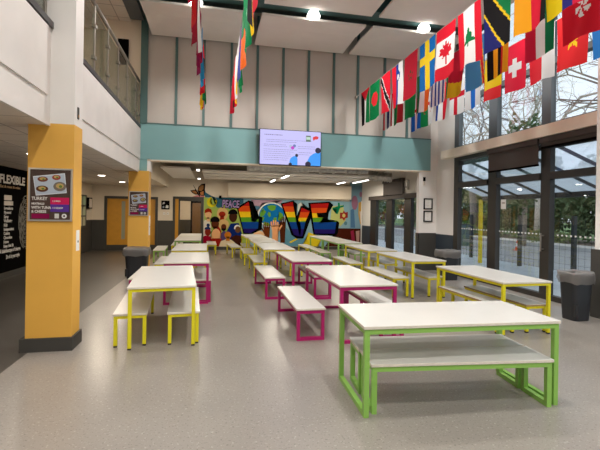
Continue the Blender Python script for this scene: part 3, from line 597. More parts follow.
t = thing('wall_sensor', 'small dark sensor on the white column head above the mustard paint', 'sensor', (-1.62, 5.33, 2.72))
B(0, .02, -.025, .025, 0, .14).build('body', M['doorf'], t, .004); B(.02, .024, -.012, .012, .02, .05).build('lens', M['tan'], t)

# ------------------------------------------------------------------ black graphic wall in the corridor
g = thing('wall_graphic', 'black wall graphic headed FLEXIBLE with white text and fingerprint on the corridor wall', 'wall graphic', (XL, 11, 0))
B(.0, .012, -4.2, 2.4, .14, 2.60).build('panel', M['black'], g)
mb = MB()
def gl(s, y, z, size, bold=.0, sx=1): text_into(mb, s, size, (.015, y-11, z), (0, 1, 0), (0, 0, 1), bold, sx=sx)
gl('FLEXIBLE', 10.40, 2.22, .27, .010, 1.17)
mb.build('heading', M['grime'], g)
mb = MB(); gl('Eat & meet & relax', 10.42, 2.11, .085, .002, 1.5); mb.build('subheading', M['tan'], g)
mb = MB()
for i, s in enumerate(('Ingredients', 'Plywood', 'Spray', 'Wellbeing', 'Kids', 'Independent', 'Cuisine', 'Chocolate', 'Home', 'Ideas that fly')):
    mb = MB(); gl(s, 10.62, 1.60-i*.098, .10, .003, .95); mb.build('lettering', M['grime'], g)
mb = MB(); gl('A kaleidoscope of change', 10.45, .60, .13, .004, .75); mb.build('lettering', M['grime'], g)
mb = MB(); gl('Do it in your style', 10.75, .45, .12, .004, .75); mb.build('lettering', M['grime'], g)
for y0_, y1_, z0_, z1_ in ((-.38, -.02, 1.82, 1.94), (-.38, .05, 1.70, 1.80)): B(.012, .0135, y0_, y1_, z0_, z1_).build('caption_box', M['tile'], g)
P = []
for i in range(13):
    for s in (1,):
        rx, rz = .05+.03*i, .09+.05*i
        ring = [(11.75+rx*math.cos(a*PI/12), 1.28+rz*math.sin(a*PI/12)) for a in range(25)]
        inn = [(11.75+(rx-.016)*math.cos(a*PI/12), 1.28+(rz-.016)*math.sin(a*PI/12)) for a in range(25)]
        for a in range(24):
            if (a*7+i*5) % 9 < 7: P.append(((150, 146, 138), 1, [ring[a], ring[a+1], inn[a+1], inn[a]]))
painted('fingerprint', P, lambda a, b, d: (.0135+d, a-11, b), M['printed'], g)

# corridor notices
t = thing('notice_board', 'dark framed notice board with papers on the corridor wall', 'notice board', (XL+.012, 15.9, .95))
B(0, .03, -.85, .85, 0, 1.22).build('board', M['doorf'], t)
for r in range(3):
    for c in range(4): B(.03, .034, -.78+c*.4, -.48+c*.4, .08+r*.38, .40+r*.38).build('paper', smat('paper_%d%d' % (r, c), (170-r*12, 150+c*6, 140), .7), t)
t = thing('picture_frame', 'small dark framed notice on the corridor wall beyond the notice board', 'picture', (XL+.0, 17.05, 1.66))
B(0, .10, -.22, .22, 0, .42).build('frame', M['black'], t); B(.1, .104, -.17, .17, .04, .38).build('paper', M['tile'], t)
t = thing('picture_frame', 'small black framed picture between the rear doors above the switches', 'picture', (-1.955, YB-.0, 1.68))
B(-.16, .16, -.03, 0, 0, .36).build('frame', M['black'], t)
painted('picture', [((200, 200, 200), 1, [(-.12, .2), (-.02, .24), (-.04, .31), (-.1, .28)]), ((210, 210, 205), 1, [(.0, .06), (.12, .05), (.12, .16), (.03, .18)]), ((150, 160, 170), 1, [(-.11, .05), (-.04, .06), (-.05, .14), (-.11, .12)])], lambda a, b, d: (a, -.031-d, b), M['printed'], t)
for x, lab in ((-2.0, 'left one of two small white wall switches below the black framed picture'), (-1.86, 'right one of two small white wall switches below the black framed picture')):
    t = thing('wall_switch', lab, 'switch', (x, YB, 1.46), 0, 'switches between the rear doors')
    B(-.045, .045, -.012, 0, 0, .10).build('plate', M['white'], t); B(-.015, .015, -.02, -.012, .03, .07).build('rocker', M['tile'], t)
# framed certificates on the pier
for z, lab in ((1.80, 'upper black framed certificate on the white pier beside the windows'), (1.43, 'lower black framed certificate on the white pier beside the windows')):
    t = thing('certificate_frame', lab, 'picture', (6.17, YF, z), 0, 'framed certificates on the pier')
    mb = MB(); mb.box(-.14, .14, -.03, 0, 0, .03).box(-.14, .14, -.03, 0, .29, .32).box(-.14, -.11, -.03, 0, .03, .29).box(.11, .14, -.03, 0, .03, .29)
    mb.build('frame', M['black'], t); B(-.11, .11, -.012, 0, .03, .29).build('paper', M['white'], t)
    for k in range(5): B(-.07, .07-.02*(k % 3), -.0135, -.012, .06+k*.045, .072+k*.045).build('lettering', M['tile'], t)
t = thing('door_contact', 'small dark sensor box high on the white pier under the fascia', 'sensor', (6.03, YF, 2.62))
B(-.03, .03, -.05, 0, 0, .12).build('body', M['black'], t, .006); B(-.03, .03, -.035, 0, -.12, -.01).build('bracket', M['tile'], t)

# ------------------------------------------------------------------ television
tv = thing('television', 'large wall screen with a lilac slide on the teal fascia', 'television', (1.995, 10.80, 2.905))
W2, HH = .845, .95
B(-W2, W2, .0, .05, 0, HH).build('casing', M['black'], tv, .006)
B(-.3, .3, .05, .17, .25, .7).build('bracket', M['rail'], tv)
def scr(c, name, pts, lay, s=1.0, parent=None):
    mb = MB(); mb.poly([(-W2+.015+(2*W2-.03)*u, -.001-.0015*lay, HH-.015-(HH-.03)*v) for u, v in pts]); return mb.build(name, screen(c, s), parent or tv)
sl = scr((202, 198, 252), 'slide', [(0, 1), (1, 1), (1, 0), (0, 0)], 0, 1.0)
def cpts(cx, cy, r, a0=0, a1=360, n=20): return [(cx+r*.56*math.cos(math.radians(a0+(a1-a0)*i/n)), cy+r*math.sin(math.radians(a0+(a1-a0)*i/n))) for i in range(n+1)]
mb = MB(); K = lambda u, v: (-W2+.015+(2*W2-.03)*u, -.004, HH-.015-(HH-.03)*v)
random.seed(3)
def row(u0, u1, v, h):
    mb = MB(); u = u0
    while u < u1:
        w = random.uniform(.01, .035); mb.poly([K(u, v+h), K(min(u+w, u1), v+h), K(min(u+w, u1), v), K(u, v)]); u += w+.008
    mb.build('slide_text', M['screen_dark'], sl)
row(.07, .36, .13, .03)
for v, a, b in ((.28, .10, .84), (.335, .10, .60), (.42, .06, .42), (.47, .06, .44), (.44, .62, .9), (.50, .62, .9), (.56, .06, .60), (.62, .06, .55), (.68, .06, .5), (.74, .06, .5), (.80, .06, .47), (.86, .06, .45), (.62, .63, .85), (.68, .63, .8)): row(a, b, v, .014)
scr((60, 160, 255), 'slide_figure', [(.49, 1), (.48, .9), (.5, .8), (.54, .75), (.60, .72), (.615, .82), (.615, 1)], 2, .95, sl)
scr((60, 160, 255), 'slide_figure', [(.79, 1), (.78, .86), (.82, .72), (.88, .64), (.95, .6), (1, .6), (1, 1)], 2, .95, sl)
for cx, cy, r in ((.60, .715, .045), (.495, .985, .05), (.79, .965, .085), (.955, .545, .085)):
    scr((30, 22, 60), 'slide_figure_head', [(min(u, 1), min(v, 1)) for u, v in cpts(cx, cy, r)], 3, .9, sl)
scr((205, 70, 205), 'slide_icon', cpts(.53, .50, .05), 3, .9, sl); scr((110, 130, 190), 'slide_icon', cpts(.56, .44, .045), 2, .9, sl); scr((190, 200, 235), 'slide_icon', cpts(.50, .46, .05), 2, .9, sl)
scr((228, 52, 60), 'slide_bubble', [(.88, .27), (.865, .21), (.87, .15), (.92, .12), (.96, .14), (.955, .2), (.93, .22), (.90, .22)], 3, .95, sl)
scr((110, 130, 120), 'slide_picture', [(.75, .3), (.83, .3), (.83, .12), (.75, .12)], 3, .8, sl); scr((200, 230, 215), 'slide_picture', [(.755, .24), (.825, .24), (.825, .16), (.755, .16)], 4, .9, sl)

# ------------------------------------------------------------------ glass balustrades of the gallery
def balustrade(y0, y1, ys, label):
    r = thing('glass_balustrade', label, 'railing', (-1.90, y0, 3.72)); L = y1-y0
    B(-.06, .06, 0, L, 0, .07).build('base_channel', M['rail'], r)
    MB().tube([(0, .0, 1.18), (0, L, 1.18)], .03, 10).build('handrail', M['steel'], r, smooth=True)
    pv = None
    for y in ys:
        p = MB(); p.box(-.012, .012, y-y0-.028, y-y0+.028, .07, 1.15)
        po = p.build('post', M['steel'], r)
        for z in (.3, .8): B(-.03, .03, y-y0-.05, y-y0+.05, z, z+.05).build('clamp', M['steel'], po)
        if pv is not None: B(-.006, .006, pv-y0+.05, y-y0-.05, .10, 1.08).build('glass_panel', M['bglass'], r)
        pv = y
balustrade(5.6, 10.95, (5.65, 6.3, 7.02, 7.85, 8.65, 9.5, 10.5, 10.92), 'glass and steel balustrade on the gallery between the two columns')
balustrade(-4.9, 5.2, (-4.8, -3.8, -2.8, -1.8, -.8, .2, 1.2, 2.2, 3.2, 4.2, 5.1), 'glass and steel balustrade on the near gallery in front of the column')
tag(B(-2.42, -2.17, 10.95, 11.0, 5.3, 5.93).build('dark_wall_panel', M['black']), 'black panel on the end wall of the gallery', 'wall panel')
t = thing('wall_box', 'black box on the gallery floor behind the near balustrade', 'box', (-2.15, 5.0, 3.72))
B(-.12, .1, -.12, .12, 0, .55).build('body', M['black'], t, .02); B(-.08, .06, -.125, -.12, .1, .4).build('front_panel', M['rail'], t)

# ------------------------------------------------------------------ roller blinds
def blind(x, y0, y1, z0, z1, label, roll=True):
    r = thing('roller_blind', label, 'blind', (x, y0, z0)); L = y1-y0; h = z1-z0
    B(-.07, .05, 0, L, h-.11, h).build('cassette', M['blind'], r, .008)
    if h > .15: B(-.03, -.012, .02, L-.02, .02, h-.11).build('fabric', M['blind'], r)
    B(-.04, .0, .02, L-.02, -.005, .03).build('bottom_bar', M['black'], r)
blind(6.37, 7.01, 8.56, 2.66, 3.20, 'dark roller blind part lowered in front of the middle window bay')
blind(6.37, 5.66, 6.96, 2.99, 3.20, 'dark roller blind rolled up above the window bay by the near column')
blind(6.55, 13.35, 15.1, 2.33, 2.93, 'dark roller blind part lowered over the rear room windows')
struct('trim_rear_blind_box', B(6.51, 6.6, 12.02, 16.6, 2.20, 2.36), M['blind'])
t = thing('door_closer', 'white box on the blind box beside the rear room roller blind', 'sensor', (6.55, 13.1, 2.5))
B(-.04, .05, -.06, .06, 0, .32).build('body', M['white'], t, .01); B(-.045, -.04, -.03, .03, .05, .12).build('lens', M['black'], t)
t = thing('paper_notice', 'small white notice stuck on the glass beside the middle mullion', 'notice', (6.515, 8.22, 1.80))
B(-.004, -.001, -.08, .08, 0, .22).build('paper', M['white'], t); B(-.0055, -.004, -.05, .05, .12, .16).build('print', M['tile'], t)
t = thing('pull_handle', 'steel door pull on the mullion between the two right window bays', 'handle', (6.45, 6.97, .95))
MB().tube([(-.07, 0, 0), (-.07, 0, .36)], .016, 8).build('bar', M['steel'], t); MB().box(-.07, 0, -.012, .012, .03, .055).box(-.07, 0, -.012, .012, .30, .325).build('standoff', M['steel'], t)
for (y0, y1) in ((8.55, 9.9), (7.08, 8.39), (5.74, 6.83)):
    mb2 = empty('glass_marking', (6.516, y0, 1.27)); y = .04
    while y < y1-y0-.05: B(0, .0035, y, y+.036, 0, .03).build('square', M['white'], mb2); y += .10
    tag(mb2, {8.55: 'row of white squares on the far left window pane', 7.08: 'row of white squares on the middle window pane', 5.74: 'row of white squares on the right window pane by the bin'}[y0], 'glass marking', 'safety markings on the window panes')

# ------------------------------------------------------------------ lamps
def pendant(x, y, label):
    r = thing('highbay_lamp', label, 'lamp', (x, y, 6.04), 0, 'high bay lamps under the roof')
    MB().lathe([(.05, .12), (.07, .16), (.07, .17), (.02, .185), (.012, .19)], 16).build('housing', M['white'], r, smooth=True)
    MB().lathe([(.10, -.02), (.145, -.012), (.15, .02), (.11, .115), (.06, .125)], 18).build('diffuser', M['lamp'], r, smooth=True)
    l = bpy.data.lights.new('highbay_light', 'SPOT'); l.energy = PW; l.color = (1, .975, .945); l.shadow_soft_size = .18; l.spot_size = math.radians(150); l.spot_blend = .6
    lo = bpy.data.objects.new('light_source', l); COL.objects.link(lo); lo.parent = r; lo.location = (0, 0, -.25)
PW = 218
for y in (8.92, 6.0, 3.2, .2, -2.7):  # only the farthest row is in view; nearer rows are added to light the hall
    for i, x in enumerate((-.45, 2.12, 4.82)):
        lab = 'white glowing high bay lamp under the dark beam, ' + ('leftmost, by the gallery', 'middle of three', 'rightmost, by the flags')[i] if y > 8 else 'unseen white glowing high bay lamp added in the roof to light the hall'
        pendant(x, y, lab)
def downlight(x, y, z, label, e, size=.09, group='corridor downlights'):
    r = thing('ceiling_downlight', label, 'lamp', (x, y, z), 0, group)
    MB().lathe([(size*1.25, -.012), (size*1.3, 0)], 20).build('rim', M['white'], r); MB().lathe([(size, -.018), (size, -.011)], 20).build('diffuser', M['lampw'], r)
    l = bpy.data.lights.new('downlight', 'AREA'); l.shape = 'DISK'; l.size = size*1.8; l.energy = e; l.color = (1, .86, .68)
    lo = bpy.data.objects.new('light_source', l); COL.objects.link(lo); lo.parent = r; lo.location = (0, 0, -.03)
for y, lab in ((12.48, 'round corridor downlight nearer of the two lit ones'), (15.14, 'round corridor downlight farther of the two lit ones')): downlight(-3.13, y, 2.61, lab, 40)
for y in (9.6, 7.2, 4.6): downlight(-3.6, y, 6.4, 'round downlight added in the gallery ceiling to brighten it', 20, .09, 'added gallery downlights')  # added lamps, only there to lift the brightness of the gallery
for y in (8.0, 3.5, -1): downlight(-3.13, y, 2.61, 'round corridor downlight over the dark floor', 14)
downlight(-.9, 19.0, 2.6, 'round downlight added to brighten the lobby behind the glazed door', 25, .09, 'added lobby lights')  # added lamp so the lobby walls don't go dark behind the glass
def tube_light(x, y, z, L, rz, label, e):
    r = thing('batten_light', label, 'lamp', (x, y, z), rz, 'rear room batten lights')
    B(-L/2, L/2, -.06, .06, 0, .05).build('housing', M['white'], r, .006); B(-L/2+.02, L/2-.02, -.045, .045, -.014, 0).build('diffuser', M['lamp'], r)
    l = bpy.data.lights.new('batten', 'AREA'); l.shape = 'RECTANGLE'; l.size = L; l.size_y = .1; l.energy = e; l.color = (1, .90, .74)
    lo = bpy.data.objects.new('light_source', l); COL.objects.link(lo); lo.parent = r; lo.location = (0, 0, -.03)
EB = 32
tube_light(-.5, 13.0, 2.90, .26, PI/2, 'short batten light nearest the opening above the left tables', EB*.6)
tube_light(-.58, 16.2, 2.88, .22, PI/2, 'short batten light above the butterfly', EB*.6)
tube_light(2.40, 14.0, 2.87, 1.2, PI/2, 'batten light nearest the opening in the middle of the rear room', EB)
tube_light(2.25, 15.95, 2.87, 1.0, PI/2, 'batten light nearest the mural in the middle of the rear room', EB)
tube_light(5.5, 14.9, 2.87, 1.6, PI/2+.0, 'batten light nearest the opening by the rear windows', EB)
tube_light(5.05, 15.95, 2.87, 1.0, PI/2, 'batten light nearest the mural by the rear windows', EB)
# ------------------------------------------------------------------ tables and benches
def slab(L, W, z0, z1, edge):
    mb = MB(); h = W/2; v = [mb.bm.verts.new(p) for p in ((-h,0,z0),(h,0,z0),(h,L,z0),(-h,L,z0),(-h,0,z1),(h,0,z1),(h,L,z1),(-h,L,z1))]
    for i, q in enumerate(((3,2,1,0),(4,5,6,7),(0,1,5,4),(1,2,6,5),(2,3,7,6),(3,0,4,7))):
        mb.mi = 0 if i < 2 else 1; mb.face([v[k] for k in q])
    return mb
def furniture(kind, style, steel, L, W, H, edge='ply'):
    """origin: middle of the near short end, on the floor; length runs along +Y"""
    r = empty(kind, (0, 0, 0)); t = .026; s = .042; h = W/2; m = M[steel]
    slab(L, W, H-t, H, edge).build('tabletop' if kind == 'table' else 'seat', [M['top'], M[edge]], r, .004)
    i = .012; zt = H-t
    mb = MB(); a, b = -h+i, h-i; y0, y1 = i, L-i; rs = .035
    if style == 'leg':
        mb.box(a+s, b-s, y0, y0+.03, zt-rs, zt); mb.box(a+s, b-s, y1-.03, y1, zt-rs, zt)
        mb.box(a, a+.03, y0+s, y1-s, zt-rs, zt); mb.box(b-.03, b, y0+s, y1-s, zt-rs, zt)
        mb.build('frame', m, r)
        for x in (a, b-s):
            for y in (y0, y1-s):
                lg = B(x, x+s, y, y+s, .018, zt).build('leg', m, r, .003)
                B(x+.002, x+s-.002, y+.002, y+s-.002, 0, .018).build('foot', M['foot'], lg)
    else:
        mb.box(a, a+s, y0+s, y1-s, zt-s, zt); mb.box(b-s, b, y0+s, y1-s, zt-s, zt)
        mb.build('rail', m, r)
        for y in (y0, y1-s):
            lp = MB(); lp.box(a, b, y, y+s, zt-s, zt); lp.box(a, b, y, y+s, 0, s); lp.box(a, a+s, y, y+s, s, zt-s); lp.box(b-s, b, y, y+s, s, zt-s)
            lp.build('loop_leg', m, r)
    return r
PROTO = {}
def place(kind, style, steel, L, W, H, x, y, rz, label, group, edge='ply'):
    k = (kind, style, steel, L, W, H, edge)
    if k not in PROTO: o = PROTO[k] = furniture(*k)
    else: o = copy_tree(PROTO[k])
    o.location = (x, y, 0); o.rotation_euler.z = rz
    tag(o, label, 'table' if kind == 'table' else 'bench', group); return o
def table(style, steel, x, y, L, label, rz=0, W=.79, H=.74, group=None): place('table', style, steel, L, W, H, x, y, rz, label, group or 'canteen tables')
def bench(style, steel, x, y, L, label, rz=0, W=.36, H=None, edge='ply'): place('bench', style, steel, L, W, H or (.40 if style == 'leg' else .415), x, y, rz, label, 'canteen benches', edge)
# lime green table in front, lying across the room (its near short end faces right)
table('loop', 'grn', 3.00, 3.42, 1.79, 'white-topped table on lime green loop legs, nearest of all, standing crosswise', PI/2-.045, W=.82)
bench('loop', 'grn', 2.91, 3.17, 1.62, 'white bench on lime green loops tucked under the crosswise table, nearer of its two', PI/2-.095, W=.37)
bench('loop', 'grn', 2.935, 3.545, 1.62, 'white bench on lime green loops tucked under the crosswise table, farther of its two', PI/2-.095, W=.37)
# left row
table('leg', 'yel', -.585, 5.10, 1.88, 'white table on four yellow legs, front of the left row beside the near column', .077)
bench('leg', 'yel', -.965, 5.21, 1.66, 'white bench on yellow legs left of the front table of the left row', .08, W=.39)
bench('leg', 'yel', -.345, 5.21, 1.66, 'white bench on yellow legs under the right side of the front left table', .05, W=.39)
table('loop', 'mag', -.455, 7.40, 1.80, 'white table on magenta loops, second in the left row', .025)
bench('loop', 'mag', -1.30, 7.75, 1.6, 'white bench on magenta loops left of the second table of the left row', .02)
bench('loop', 'mag', -.20, 7.52, 1.58, 'white bench on magenta loops under the right side of the left row magenta table', .02)
table('leg', 'yel', -.545, 9.74, 1.88, 'white table on yellow legs, third in the left row', .01)
bench('leg', 'yel', -1.17, 10.0, 1.6, 'white bench on yellow legs left of the third table of the left row', .02)
bench('leg', 'yel', -.30, 9.95, 1.6, 'white bench on yellow legs under the right side of the third left table', .0)
table('leg', 'grn', -.775, 12.93, 1.85, 'white table on green legs, fourth in the left row near the double doors', .02)
table('leg', 'grn', -.82, 14.88, 1.85, 'white table on green legs, last in the left row by the mural faces', .02)
bench('leg', 'grn', -1.66, 13.35, 1.7, 'white bench on green legs standing out left of the rear left tables', .05)
bench('leg', 'yel', -1.31, 15.3, 1.7, 'white bench on yellow legs left of the last table of the left row', .03)
bench('leg', 'yel', -.06, 15.55, 1.65, 'white bench on yellow legs under the right side of the last left row table', .02)
# free bench
bench('leg', 'yel', .80, 14.4, 1.6, 'white bench on yellow legs standing free in front of the painted faces', .085)
# middle row
table('loop', 'mag', 1.955, 4.90, 1.92, 'white table on magenta loops right behind the lime green table', .01)
bench('loop', 'mag', 1.245, 5.10, 1.62, 'white bench on magenta loops left of the nearer magenta table', .0, W=.39)
bench('loop', 'mag', 2.32, 4.99, 1.58, 'white bench on magenta loops right of the nearer magenta table', .0)
table('loop', 'mag', 1.84, 7.49, 1.83, 'white table on magenta loops, farther one of the middle row', .02)
bench('loop', 'mag', 1.155, 7.62, 1.74, 'white bench on magenta loops left of the farther magenta table', .02, W=.40)
bench('loop', 'mag', 2.09, 7.66, 1.58, 'white bench on magenta loops under the right side of the farther magenta table', .0)
table('leg', 'yel', 1.585, 9.88, 2.0, 'white table on yellow legs behind the farther magenta table', .0)
table('leg', 'yel', 1.555, 12.10, 2.0, 'white table on yellow legs, middle of the three yellow ones in the middle row', .0)
table('leg', 'yel', 1.50, 14.32, 2.0, 'white table on yellow legs, last of the middle row under the letter L', .02)
bench('leg', 'yel', 1.17, 10.2, 1.6, 'white bench on yellow legs left of the first yellow table of the middle row', .0)
bench('leg', 'yel', 1.08, 12.4, 1.6, 'white bench on yellow legs left of the second yellow table of the middle row', .0)
bench('leg', 'yel', 1.22, 14.62, 1.6, 'white bench on yellow legs left of the last yellow table of the middle row', .0)
bench('leg', 'yel', 2.08, 10.2, 1.6, 'white bench on yellow legs right of the first yellow table of the middle row', .0)
bench('leg', 'yel', 2.05, 12.4, 1.6, 'white bench on yellow legs right of the second yellow table of the middle row', .0)
# window row
table('leg', 'yel', 4.26, 4.86, 1.72, 'white table on yellow legs in front of the windows, nearest of the window row', .0, W=.79)
bench('leg', 'yel', 4.02, 4.98, 1.5, 'worn-edged bench on yellow legs left of the nearest window row table', .01, W=.31, edge='plyd')
bench('leg', 'yel', 4.50, 4.95, 1.5, 'worn-edged bench on yellow legs on the window side of the nearest window row table', -.01, edge='plyd')
table('leg', 'yel', 4.16, 7.32, 1.80, 'white table on yellow legs, second in the window row', .0, W=.74)
bench('leg', 'yel', 3.63, 7.45, 1.6, 'white bench on yellow legs left of the second window row table', .0)
bench('leg', 'yel', 4.38, 7.42, 1.6, 'white bench on yellow legs on the window side of the second window row table', .0)
table('leg', 'yel', 4.12, 9.48, 1.85, 'white table on yellow legs, third in the window row', .0)
bench('leg', 'yel', 3.52, 9.72, 1.5, 'white bench on yellow legs left of the third window row table', .0)
bench('leg', 'yel', 4.42, 9.62, 1.6, 'white bench on yellow legs on the window side of the third window row table', .0)
table('leg', 'grn', 4.08, 11.85, 1.82, 'white table on green legs, fourth in the window row', .0)
table('leg', 'grn', 4.08, 13.75, 1.82, 'white table on green legs, last in the window row below the letter E', .0)
bench('leg', 'grn', 3.48, 12.42, 1.5, 'white bench on green legs left of the fourth window row table', .0)
bench('leg', 'yel', 3.42, 14.05, 1.6, 'white bench on yellow legs left of the last window row table', .0)
bench('leg', 'grn', 4.45, 12.0, 1.55, 'white bench on green legs on the window side of the fourth window row table', .0)

# ------------------------------------------------------------------ bins
def bin_(x, y, rz, label, w=.25, h=.72, round_=False):
    r = thing('waste_bin', label, 'bin', (x, y, 0), rz); mb = MB(); n = 28
    def ring(s, z, q=.45):
        out = []
        for k in range(n):
            a = 2*PI*k/n; c, d = math.cos(a), math.sin(a)
            e = 1 if round_ else q
            out.append(mb.bm.verts.new((s*math.copysign(abs(c)**e, c), s*math.copysign(abs(d)**e, d)*.92, z)))
        return out
    def skin(R):
        for a, b in zip(R, R[1:]):
            for k in range(n): mb.face([a[k], a[(k+1) % n], b[(k+1) % n], b[k]])
    R = [ring(w*.78, 0), ring(w*.8, .02), ring(w*.98, h-.05), ring(w*1.06, h-.05), ring(w*1.06, h), ring(w*.98, h), ring(w*.75, .04)]
    skin(R); mb.face(R[0][::-1]); mb.face(R[-1])
    mb.build('body', M['bin'], r)
    mb = MB(); random.seed(int(x*10)+5)
    def rr(s, z, j):
        out = ring(s, z)
        for v in out: v.co.x += random.uniform(-j, j); v.co.y += random.uniform(-j, j); v.co.z += random.uniform(-j, j)*1.4
        return out
    skin([rr(w*1.08, h-.15, .012), rr(w*1.13, h-.08, .012), rr(w*1.10, h+.01, .010), rr(w*1.05, h+.035, .008), rr(w*.9, h+.0, .01), rr(w*.8, h-.15, .012)])
    mb.build('bin_bag', M['bag'], r, smooth=True)
    mb = MB(); mb.tube([(-w*.75, -w*.8, h*.35), (-w*.75, -w*.8, h*.1)], .03, 8); mb.build('handle_grip', M['bin'], r)
bin_(5.73, 5.52, 0, 'black bin with a clear bag in front of the windows beside the near white column', .195, .74)
bin_(5.86, 9.42, 0, 'dark bin with a clear bag below the far window beside the pier', .25, .72)
bin_(-1.80, 10.48, 0, 'dark bin with a clear bag in front of the far mustard column', .27, .70)

# ------------------------------------------------------------------ flags
RED, WHT, BLU, GRN, YEL, BLK, ORG, NVY, SKY = (206, 30, 48), (232, 230, 228), (22, 66, 150), (20, 120, 66), (238, 196, 30), (24, 22, 24), (236, 110, 44), (28, 34, 92), (60, 140, 205)
def vs(*cs):
    def f(u, v):
        return cs[min(int(u*len(cs)), len(cs)-1)]
    return f
def hs(*cs):
    def f(u, v): return cs[min(int(v*len(cs)), len(cs)-1)]
    return f
def wv(ws, cs):
    def f(u, v):
        a = 0
        for w, c in zip(ws, cs):
            a += w
            if u < a: return c
        return cs[-1]
    return f
def nordic(bg, c1, c2=None):          # hung from the hoist: upright turned sideways
    def f(u, v):
        if c2 and (abs(u-.5) < .06 or abs(v-.38) < .045): return c2
        if abs(u-.5) < .13 or abs(v-.38) < .085: return c1
        return bg
    return f
def disc(bg, c, r=.28, cv=.45, cu=.5):
    return lambda u, v: c if (u-cu)**2+((v-cv)*1.5)**2 < r*r else bg
def star(u, v, cu, cv, r, k=5, inner=.4, rot=0):
    x, y = u-cu, (v-cv)*1.5; d = math.hypot(x, y)
    if d > r: return False
    a = (math.atan2(x, -y)+rot) % (2*PI/k)-PI/k
    t = abs(a)/(PI/k)
    return d < r*(inner+(1-inner)*t**1.3) if True else False
def palestine(u, v):
    if v*1.0 < .36*(1-abs(u-.5)*2)+.0: return RED
    return (BLK, WHT, GRN)[min(int(u*3), 2)]
def trinidad(u, v):
    d = v-(.05+.9*u); return WHT if .10 < abs(d) < .14 else (BLK if abs(d) < .10 else RED)
def slovenia(u, v):
    if (u-.62)**2/.03+(v-.3)**2/.02 < 1: return WHT if (u-.62)**2/.014+(v-.33)**2/.006 < 1 else BLU
    return (RED, BLU, WHT)[min(int(u*3), 2)]
def morocco(u, v):
    return (30, 70, 40) if star(u, v, .5, .5, .2, 5, .25) and not star(u, v, .5, .5, .13, 5, .25) else (176, 26, 46)
def canada(u, v):
    if v < .25 or v > .75: return RED
    x, y = u-.5, (v-.5)*1.5
    a = abs(math.atan2(x, -y)); d = math.hypot(x, y)
    pts = ((0, .36), (.22, .2), (.5, .29), (.72, .15), (1.05, .33), (1.35, .24), (1.75, .30), (2.0, .14), (2.35, .22), (2.75, .10), (3.15, .10))
    for (a0, r0), (a1, r1) in zip(pts, pts[1:]):
        if a0 <= a <= a1 and d < r0+(r1-r0)*(a-a0)/(a1-a0): return RED
    if abs(x) < .02 and 0 < y < .34: return RED
    return WHT
def lebanon(u, v):
    if u < .25 or u > .75: return RED
    x, y = abs(u-.5), v-.5
    if -.17 < y < .13:
        w = (y+.17)*1.05; w *= .65+.35*abs(math.sin((y+.17)*31))
        if x < w: return GRN
    if .13 <= y < .19 and x < .03: return GRN
    return WHT
def tanzania(u, v):
    d = v-(.08+.85*u)*1.0
    if abs(d) < .22: return BLK
    if abs(d) < .28: return YEL
    return GRN if d < 0 else (32, 36, 104)
def hongkong(u, v):
    x, y = u-.58, (v-.56)*1.5; d = math.hypot(x, y); a = math.atan2(x, y)
    return WHT if .03 < d < .22 and abs(((a-d*2.2) % (2*PI/5))-PI/5) < .36 else RED
def congo(u, v):
    d = u-(1-.95*v)
    d = (u-.72)-.25*(v-.2)
    if abs(d) < .07: return (212, 40, 50)
    if abs(d) < .11: return YEL
    return (72, 140, 190)
def uruguay(u, v):
    if v < .4 and u > .55: return WHT
    return (40, 70, 150) if int(u*9) % 2 else WHT
def swiss(u, v):
    x, y = abs(u-.5), abs(v-.5)*1.5
    return WHT if (x < .10 and y < .30) or (y < .10 and x < .30) else (224, 32, 60)
def spain(u, v): return (220, 40, 44) if u < .02 else ((240, 200, 20) if v < .74 else (224, 44, 48)) if True else RED
def vietnam(u, v): return YEL if star(u, v, .55, .52, .26, 5, .38) else (222, 40, 44)
def benin(u, v):
    if u < .18: return GRN
    return (178, 30, 52) if v < .62+.12*u else (216, 176, 34)
def england(u, v): return RED if abs(u-.5) < .09 or abs(v-.5) < .06 else WHT
def algeria(u, v):
    if (u-.5)**2+((v-.5)*1.5)**2 < .09 and (u-.5)**2+((v-.56)*1.5)**2 > .055: return RED
    return GRN if u < .5 else WHT
def netherlands(u, v): return (RED, WHT, BLU)[min(int((1-u)*3), 2)]
C_ = [('palestine', palestine, 'red, black, white and green', 'first at the far end'), ('b', disc((14, 120, 66), (222, 44, 52), .30), 'green with a red disc', 'second from the far end'),
      ('t', trinidad, 'red with a black and white diagonal', 'third from the far end'), ('s', slovenia, 'red, blue and white with a shield', 'fourth from the far end'),
      ('m', morocco, 'dark red with a small green star', 'fifth from the far end'), ('sw', nordic((20, 100, 170), (236, 200, 40)), 'blue with a yellow cross', ''),
      ('ca', canada, 'red and white with a red maple leaf', ''), ('le', lebanon, 'red and white with a green cedar', ''), ('ta', tanzania, 'green, black and navy with yellow diagonals', ''),
      ('ge', wv((.5, .32, .3), ((236, 160, 30), (208, 28, 52), BLK)), 'gold, red and black upright stripes', ''), ('co', wv((.45, .3, .3), ((214, 186, 24), (42, 40, 110), (200, 30, 60))), 'yellow, blue and red upright stripes', ''),
      ('f', vs(BLU, WHT, RED), None, ''), ('g', hs(GRN, WHT, ORG), None, ''), ('h', nordic(RED, WHT, BLU), None, '')]
